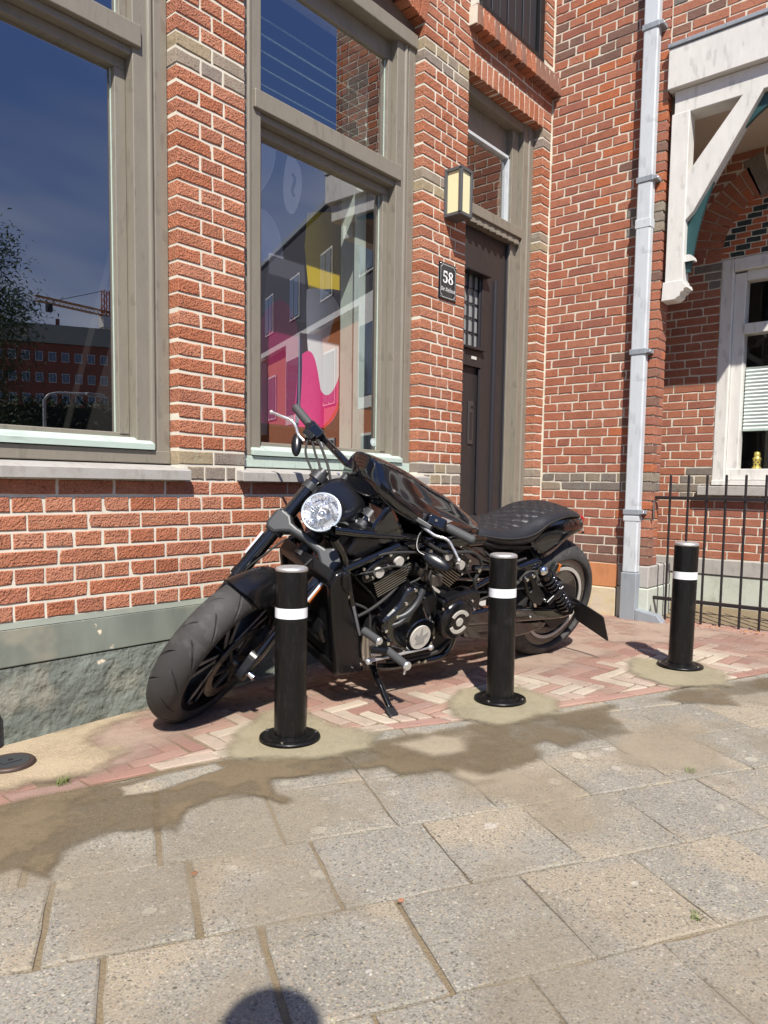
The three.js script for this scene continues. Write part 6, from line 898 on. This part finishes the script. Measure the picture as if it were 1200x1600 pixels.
// ---------------------------------------------------------------- across the street, seen mirrored in the shop windows
{
  const VC = V3(-4.7745, 0.91, -2.87);                     // the viewpoint mirrored in the window plane
  const brickFar = std([0.27, 0.085, 0.05], { map: stoneMap, roughness: 0.9 }), slate = std([0.045, 0.055, 0.058], { roughness: 0.7 }), glassFar = phys([0.10, 0.12, 0.14], { roughness: 0.05, clearcoat: 1 });
  const frameOf = (o, dir) => { const g = V3(dir[0], 0, dir[1]).normalize(); o.rotation.y = Math.atan2(-g.z, g.x); };
  // flats: facade runs away from the wall; local x along the facade, z towards the street
  const ap = thing('apartment_building', 'modern orange brick flats with dark upper floor and white bays, mirrored in the shop window', 'building', null, V3(10.1, -0.1, 10.6)); frameOf(ap, [0.416, 0.909]);
  const orange = std([0.42, 0.15, 0.07], { map: stoneMap, roughness: 0.85 }), darkClad = std([0.05, 0.045, 0.05], { roughness: 0.6 });
  mesh('wall', [box(-14, 26, 0, 5.9, -9, 0, 0)], orange, ap); mesh('upper_floor', [box(-14, 26, 5.9, 9.2, -9, 0.12, 0)], darkClad, ap); mesh('roof_edge', [box(-14.1, 26.1, 9.2, 9.35, -9.1, 0.2, 0)], M.zinc, ap); mesh('cornice', [box(-14, 26, 5.75, 5.93, 0, 0.22, 0)], M.white, ap);
  for (let i = 0; i < 13; i++) { const x = -13 + i * 3; for (const [y, h] of [[0.9, 1.5], [3.4, 1.6], [6.5, 1.4]]) { const w = mesh('window', [box(x, x + 1.0, y, y + h, 0.0, y > 6 ? 0.16 : 0.05, 0)], M.white, ap); for (const d of [0.06, 0.53]) mesh('pane', [box(x + d, x + d + 0.41, y + 0.07, y + h - 0.07, 0.01, y > 6 ? 0.19 : 0.08, 0)], glassFar, w); } if (i % 2) { const b = mesh('bay', [box(x + 1.3, x + 2.7, 2.9, 5.6, 0, 0.7, 0)], M.white, ap); mesh('pane', [box(x + 1.4, x + 2.6, 3.2, 4.9, 0.1, 0.72, 0)], glassFar, b); } }
  const of = thing('office_building', 'long red brick office block with dark mansard roof, mirrored in the left window', 'building', null, V3(46.0, -0.1, 94.7)); frameOf(of, [-0.887, 0.462]);
  mesh('wall', [box(-30, 40, 0, 19.4, -12, 0, 0)], brickFar, of); mesh('roof', [extrude([[0.3, 19.4], [-1.6, 22.2], [-10, 22.2], [-11.5, 19.4]], 70, 0).rotateY(-Math.PI / 2).translate(5, 0, 0)], slate, of);
  for (let i = 0; i < 40; i++) for (const y of [17.0, 14.2, 11.4]) { const x = -29 + i * 1.62, w = mesh('window', [box(x, x + 0.95, y, y + 1.25, -0.05, 0.06, 0)], M.white, of); for (const d of [0.07, 0.50]) mesh('pane', [box(x + d, x + d + 0.38, y + 0.09, y + 1.17, 0, 0.09, 0)], glassFar, w); }
  mesh('chimney', [box(3, 3.5, 22.0, 23.4, -4, -3.5, 0)], brickFar, of); mesh('chimney', [box(10, 10.5, 22.0, 23.3, -4, -3.5, 0)], brickFar, of);
  // tower crane beyond
  const cr = thing('tower_crane', 'yellow and red tower crane above the office roof, mirrored in the left window', 'crane', null, V3(72.8, 0, 137));
  const yel = std([0.42, 0.20, 0.05], { roughness: 0.6 }), lattice = (p, q, w, n) => { const d = q.clone().sub(p), x = d.clone().normalize(), y = Math.abs(x.y) > 0.9 ? V3(1, 0, 0) : V3(0, 1, 0), z = V3().crossVectors(x, y).normalize(), yy = V3().crossVectors(z, x), g = [], c = [[1, 1], [1, -1], [-1, -1], [-1, 1]]; const at = (t, k) => p.clone().addScaledVector(d, t).addScaledVector(yy, c[k][0] * w).addScaledVector(z, c[k][1] * w); for (let k = 0; k < 4; k++) { g.push(bar(at(0, k), at(1, k), 0.11, 0.11, 6)); for (let i = 0; i < n; i++) g.push(bar(at(i / n, k), at((i + 1) / n, (k + 1) % 4), 0.06, 0.06, 4)); } return g; };
  mesh('mast', lattice(V3(0, 0, 0), V3(0, 34, 0), 0.75, 22), std([0.5, 0.5, 0.5]), cr); mesh('tower_top', lattice(V3(0, 33.5, 0), V3(0, 38.8, 0), 0.55, 4), std([0.42, 0.10, 0.05]), cr);
  const J = V3(-0.976, 0, -0.215), Y1 = 34.3; mesh('jib', lattice(V3(0, Y1, 0), V3(J.x * 15.8, 33.8, J.z * 15.8), 0.45, 16), yel, cr); mesh('counter_jib', lattice(V3(0, Y1, 0), V3(-J.x * 8, 34.6, -J.z * 8), 0.45, 8), yel, cr); mesh('tie', bar(V3(0, 38.8, 0), V3(J.x * 11, 34.5, J.z * 11), 0.06, 0.06, 6), M.iron, cr); mesh('tie', bar(V3(0, 38.8, 0), V3(-J.x * 7, 34.9, -J.z * 7), 0.06, 0.06, 6), M.iron, cr); mesh('cab', [box(-1, 1, 31.4, 33.6, -1, 1, 0.1)], M.white, cr); mesh('trolley', [box(J.x * 13 - 0.5, J.x * 13 + 0.5, 31.9, 33.3, J.z * 13 - 0.5, J.z * 13 + 0.5, 0.1)], M.iron, cr);
  // street tree: tapered trunk, limbs, leaf clumps
  const tr = thing('street_tree', 'dark leafy street tree across the road, mirrored at the left window edge', 'tree', null, V3(2.3, -0.2, 17.9));
  mesh('trunk', [bar(V3(0, 0, 0), V3(0.1, 2.6, 0), 0.22, 0.15), bar(V3(0.1, 2.5, 0), V3(0.9, 4.6, 0.4), 0.11, 0.05), bar(V3(0.1, 2.5, 0), V3(-0.8, 4.8, -0.3), 0.11, 0.05), bar(V3(0.1, 2.5, 0), V3(0.1, 6.0, 0.2), 0.13, 0.04), bar(V3(0.1, 2.3, 0), V3(-0.2, 4.2, 0.9), 0.10, 0.04)], std([0.07, 0.055, 0.04], { roughness: 0.95 }), tr);
  { const P = [], cen = []; for (let i = 0; i < 60; i++) { const a = rnd() * 6.28, y = rr(2.4, 7.4), R = 2.3 * Math.sqrt(clamp(1 - ((y - 4.7) / 3.0) ** 2)); cen.push([Math.cos(a) * R * Math.sqrt(rnd()), y, Math.sin(a) * R * Math.sqrt(rnd())]); } for (let i = 0; i < 30000; i++) { const c = pick(cen), s = () => (rnd() + rnd() + rnd() - 1.5) * 0.75, x = c[0] + s(), y = c[1] + s() * 0.8, z = c[2] + s(), l = rr(0.045, 0.085), a = V3(rr(-1, 1), rr(-1, 1), rr(-1, 1)).normalize().multiplyScalar(l), b = V3(rr(-1, 1), rr(-1, 1), rr(-1, 1)).normalize().multiplyScalar(l * 0.6); P.push(x - a.x, y - a.y, z - a.z, x + b.x, y + b.y, z + b.z, x + a.x, y + a.y, z + a.z); } const g = new THREE.BufferGeometry(); g.setAttribute('position', new THREE.Float32BufferAttribute(P, 3)); g.computeVertexNormals(); mesh('crown', g, std([0.045, 0.085, 0.025], { roughness: 0.7, side: THREE.DoubleSide }), tr); }
  const he = thing('hedge', 'long dark clipped hedge along the far side of the road, mirrored low in the window', 'hedge', null, V3(14.6, -0.25, 34.4)); frameOf(he, [-0.887, 0.462]);
  { const P = []; for (let i = 0; i < 12000; i++) { const x = rr(-26, 26), t = rnd(), front = rnd() < 0.75, y = front ? rr(0, 5.2) : rr(4.8, 5.5), z = front ? rr(-0.25, 0.25) : rr(-2, 0.2), l = rr(0.12, 0.24); const a = V3(rr(-1, 1), rr(-1, 1), rr(-1, 1)).normalize().multiplyScalar(l), b = V3(rr(-1, 1), rr(-1, 1), rr(-1, 1)).normalize().multiplyScalar(l * 0.7); P.push(x - a.x, y - a.y, z - a.z, x + b.x, y + b.y, z + b.z, x + a.x, y + a.y, z + a.z); } const g = new THREE.BufferGeometry(); g.setAttribute('position', new THREE.Float32BufferAttribute(P, 3)); g.computeVertexNormals(); mesh('foliage', g, std([0.028, 0.05, 0.018], { roughness: 0.8, side: THREE.DoubleSide }), he); mesh('core', [box(-26, 26, 0, 5.0, -2.2, -0.2, 0)], std([0.012, 0.02, 0.01]), he); }
  const la = thing('street_lamp', 'slim white street lamp with a side arm, mirrored low in the left window', 'lamp', null, V3(5.75, -0.2, 19.8)); mesh('pole', [bar(V3(0, 0, 0), V3(0, 3.6, 0), 0.06, 0.045)], M.pvc, la); mesh('arm', [tube([V3(0, 3.55, 0), V3(0.15, 3.75, -0.05), V3(1.2, 3.85, -0.4)], 0.035)], M.pvc, la); mesh('lamp_head', [box(1.1, 1.7, 3.78, 3.88, -0.55, -0.35, 0.03)], M.zinc, la);
  // parked van whose roof shows at the bottom of the left window
  const van = thing('parked_van', 'silver van parked across the road, its roof mirrored in the left window', 'van', null, V3(-2.2, -0.2, 8.4)); van.rotation.y = 0.05;
  const body = [[-2.3, 0.35], [-2.3, 1.1], [-2.1, 1.85], [-1.8, 2.0], [1.0, 2.0], [1.35, 1.9], [1.75, 1.2], [2.3, 1.05], [2.45, 0.8], [2.45, 0.35]];
  mesh('body', [extrude(rounded(body, 4, 0.15), 1.75, 0.06, [], 3)], phys([0.30, 0.32, 0.34], { roughness: 0.25, metalness: 0.4, clearcoat: 1 }), van);
  for (const s of [-1, 1]) { mesh('side_window', [extrude([[-2.0, 1.2], [-1.9, 1.78], [1.0, 1.8], [1.5, 1.22]], 0.01, 0).translate(0, 0, s * 0.878)], glassFar, van); for (const x of [-1.4, 1.5]) { const w = mesh('wheel', [new THREE.TorusGeometry(0.24, 0.09, 14, 32).translate(x, 0.33, s * 0.82)], BK.rubber, van); mesh('rim', [bar(V3(x, 0.33, s * 0.78), V3(x, 0.33, s * 0.86), 0.2, 0.19, 24)], BK.silver, w); } mesh('headlight', [box(2.30, 2.46, 0.72, 0.9, s * 0.6 - 0.15, s * 0.6 + 0.15, 0.03)], M.white, van); }
  mesh('windscreen', [new THREE.PlaneGeometry(0.8, 1.45).rotateX(-Math.PI / 2).rotateZ(-1.05).rotateX(0).translate(1.575, 1.56, 0)], glassFar, van);
}
renderer.render(scene, camera);
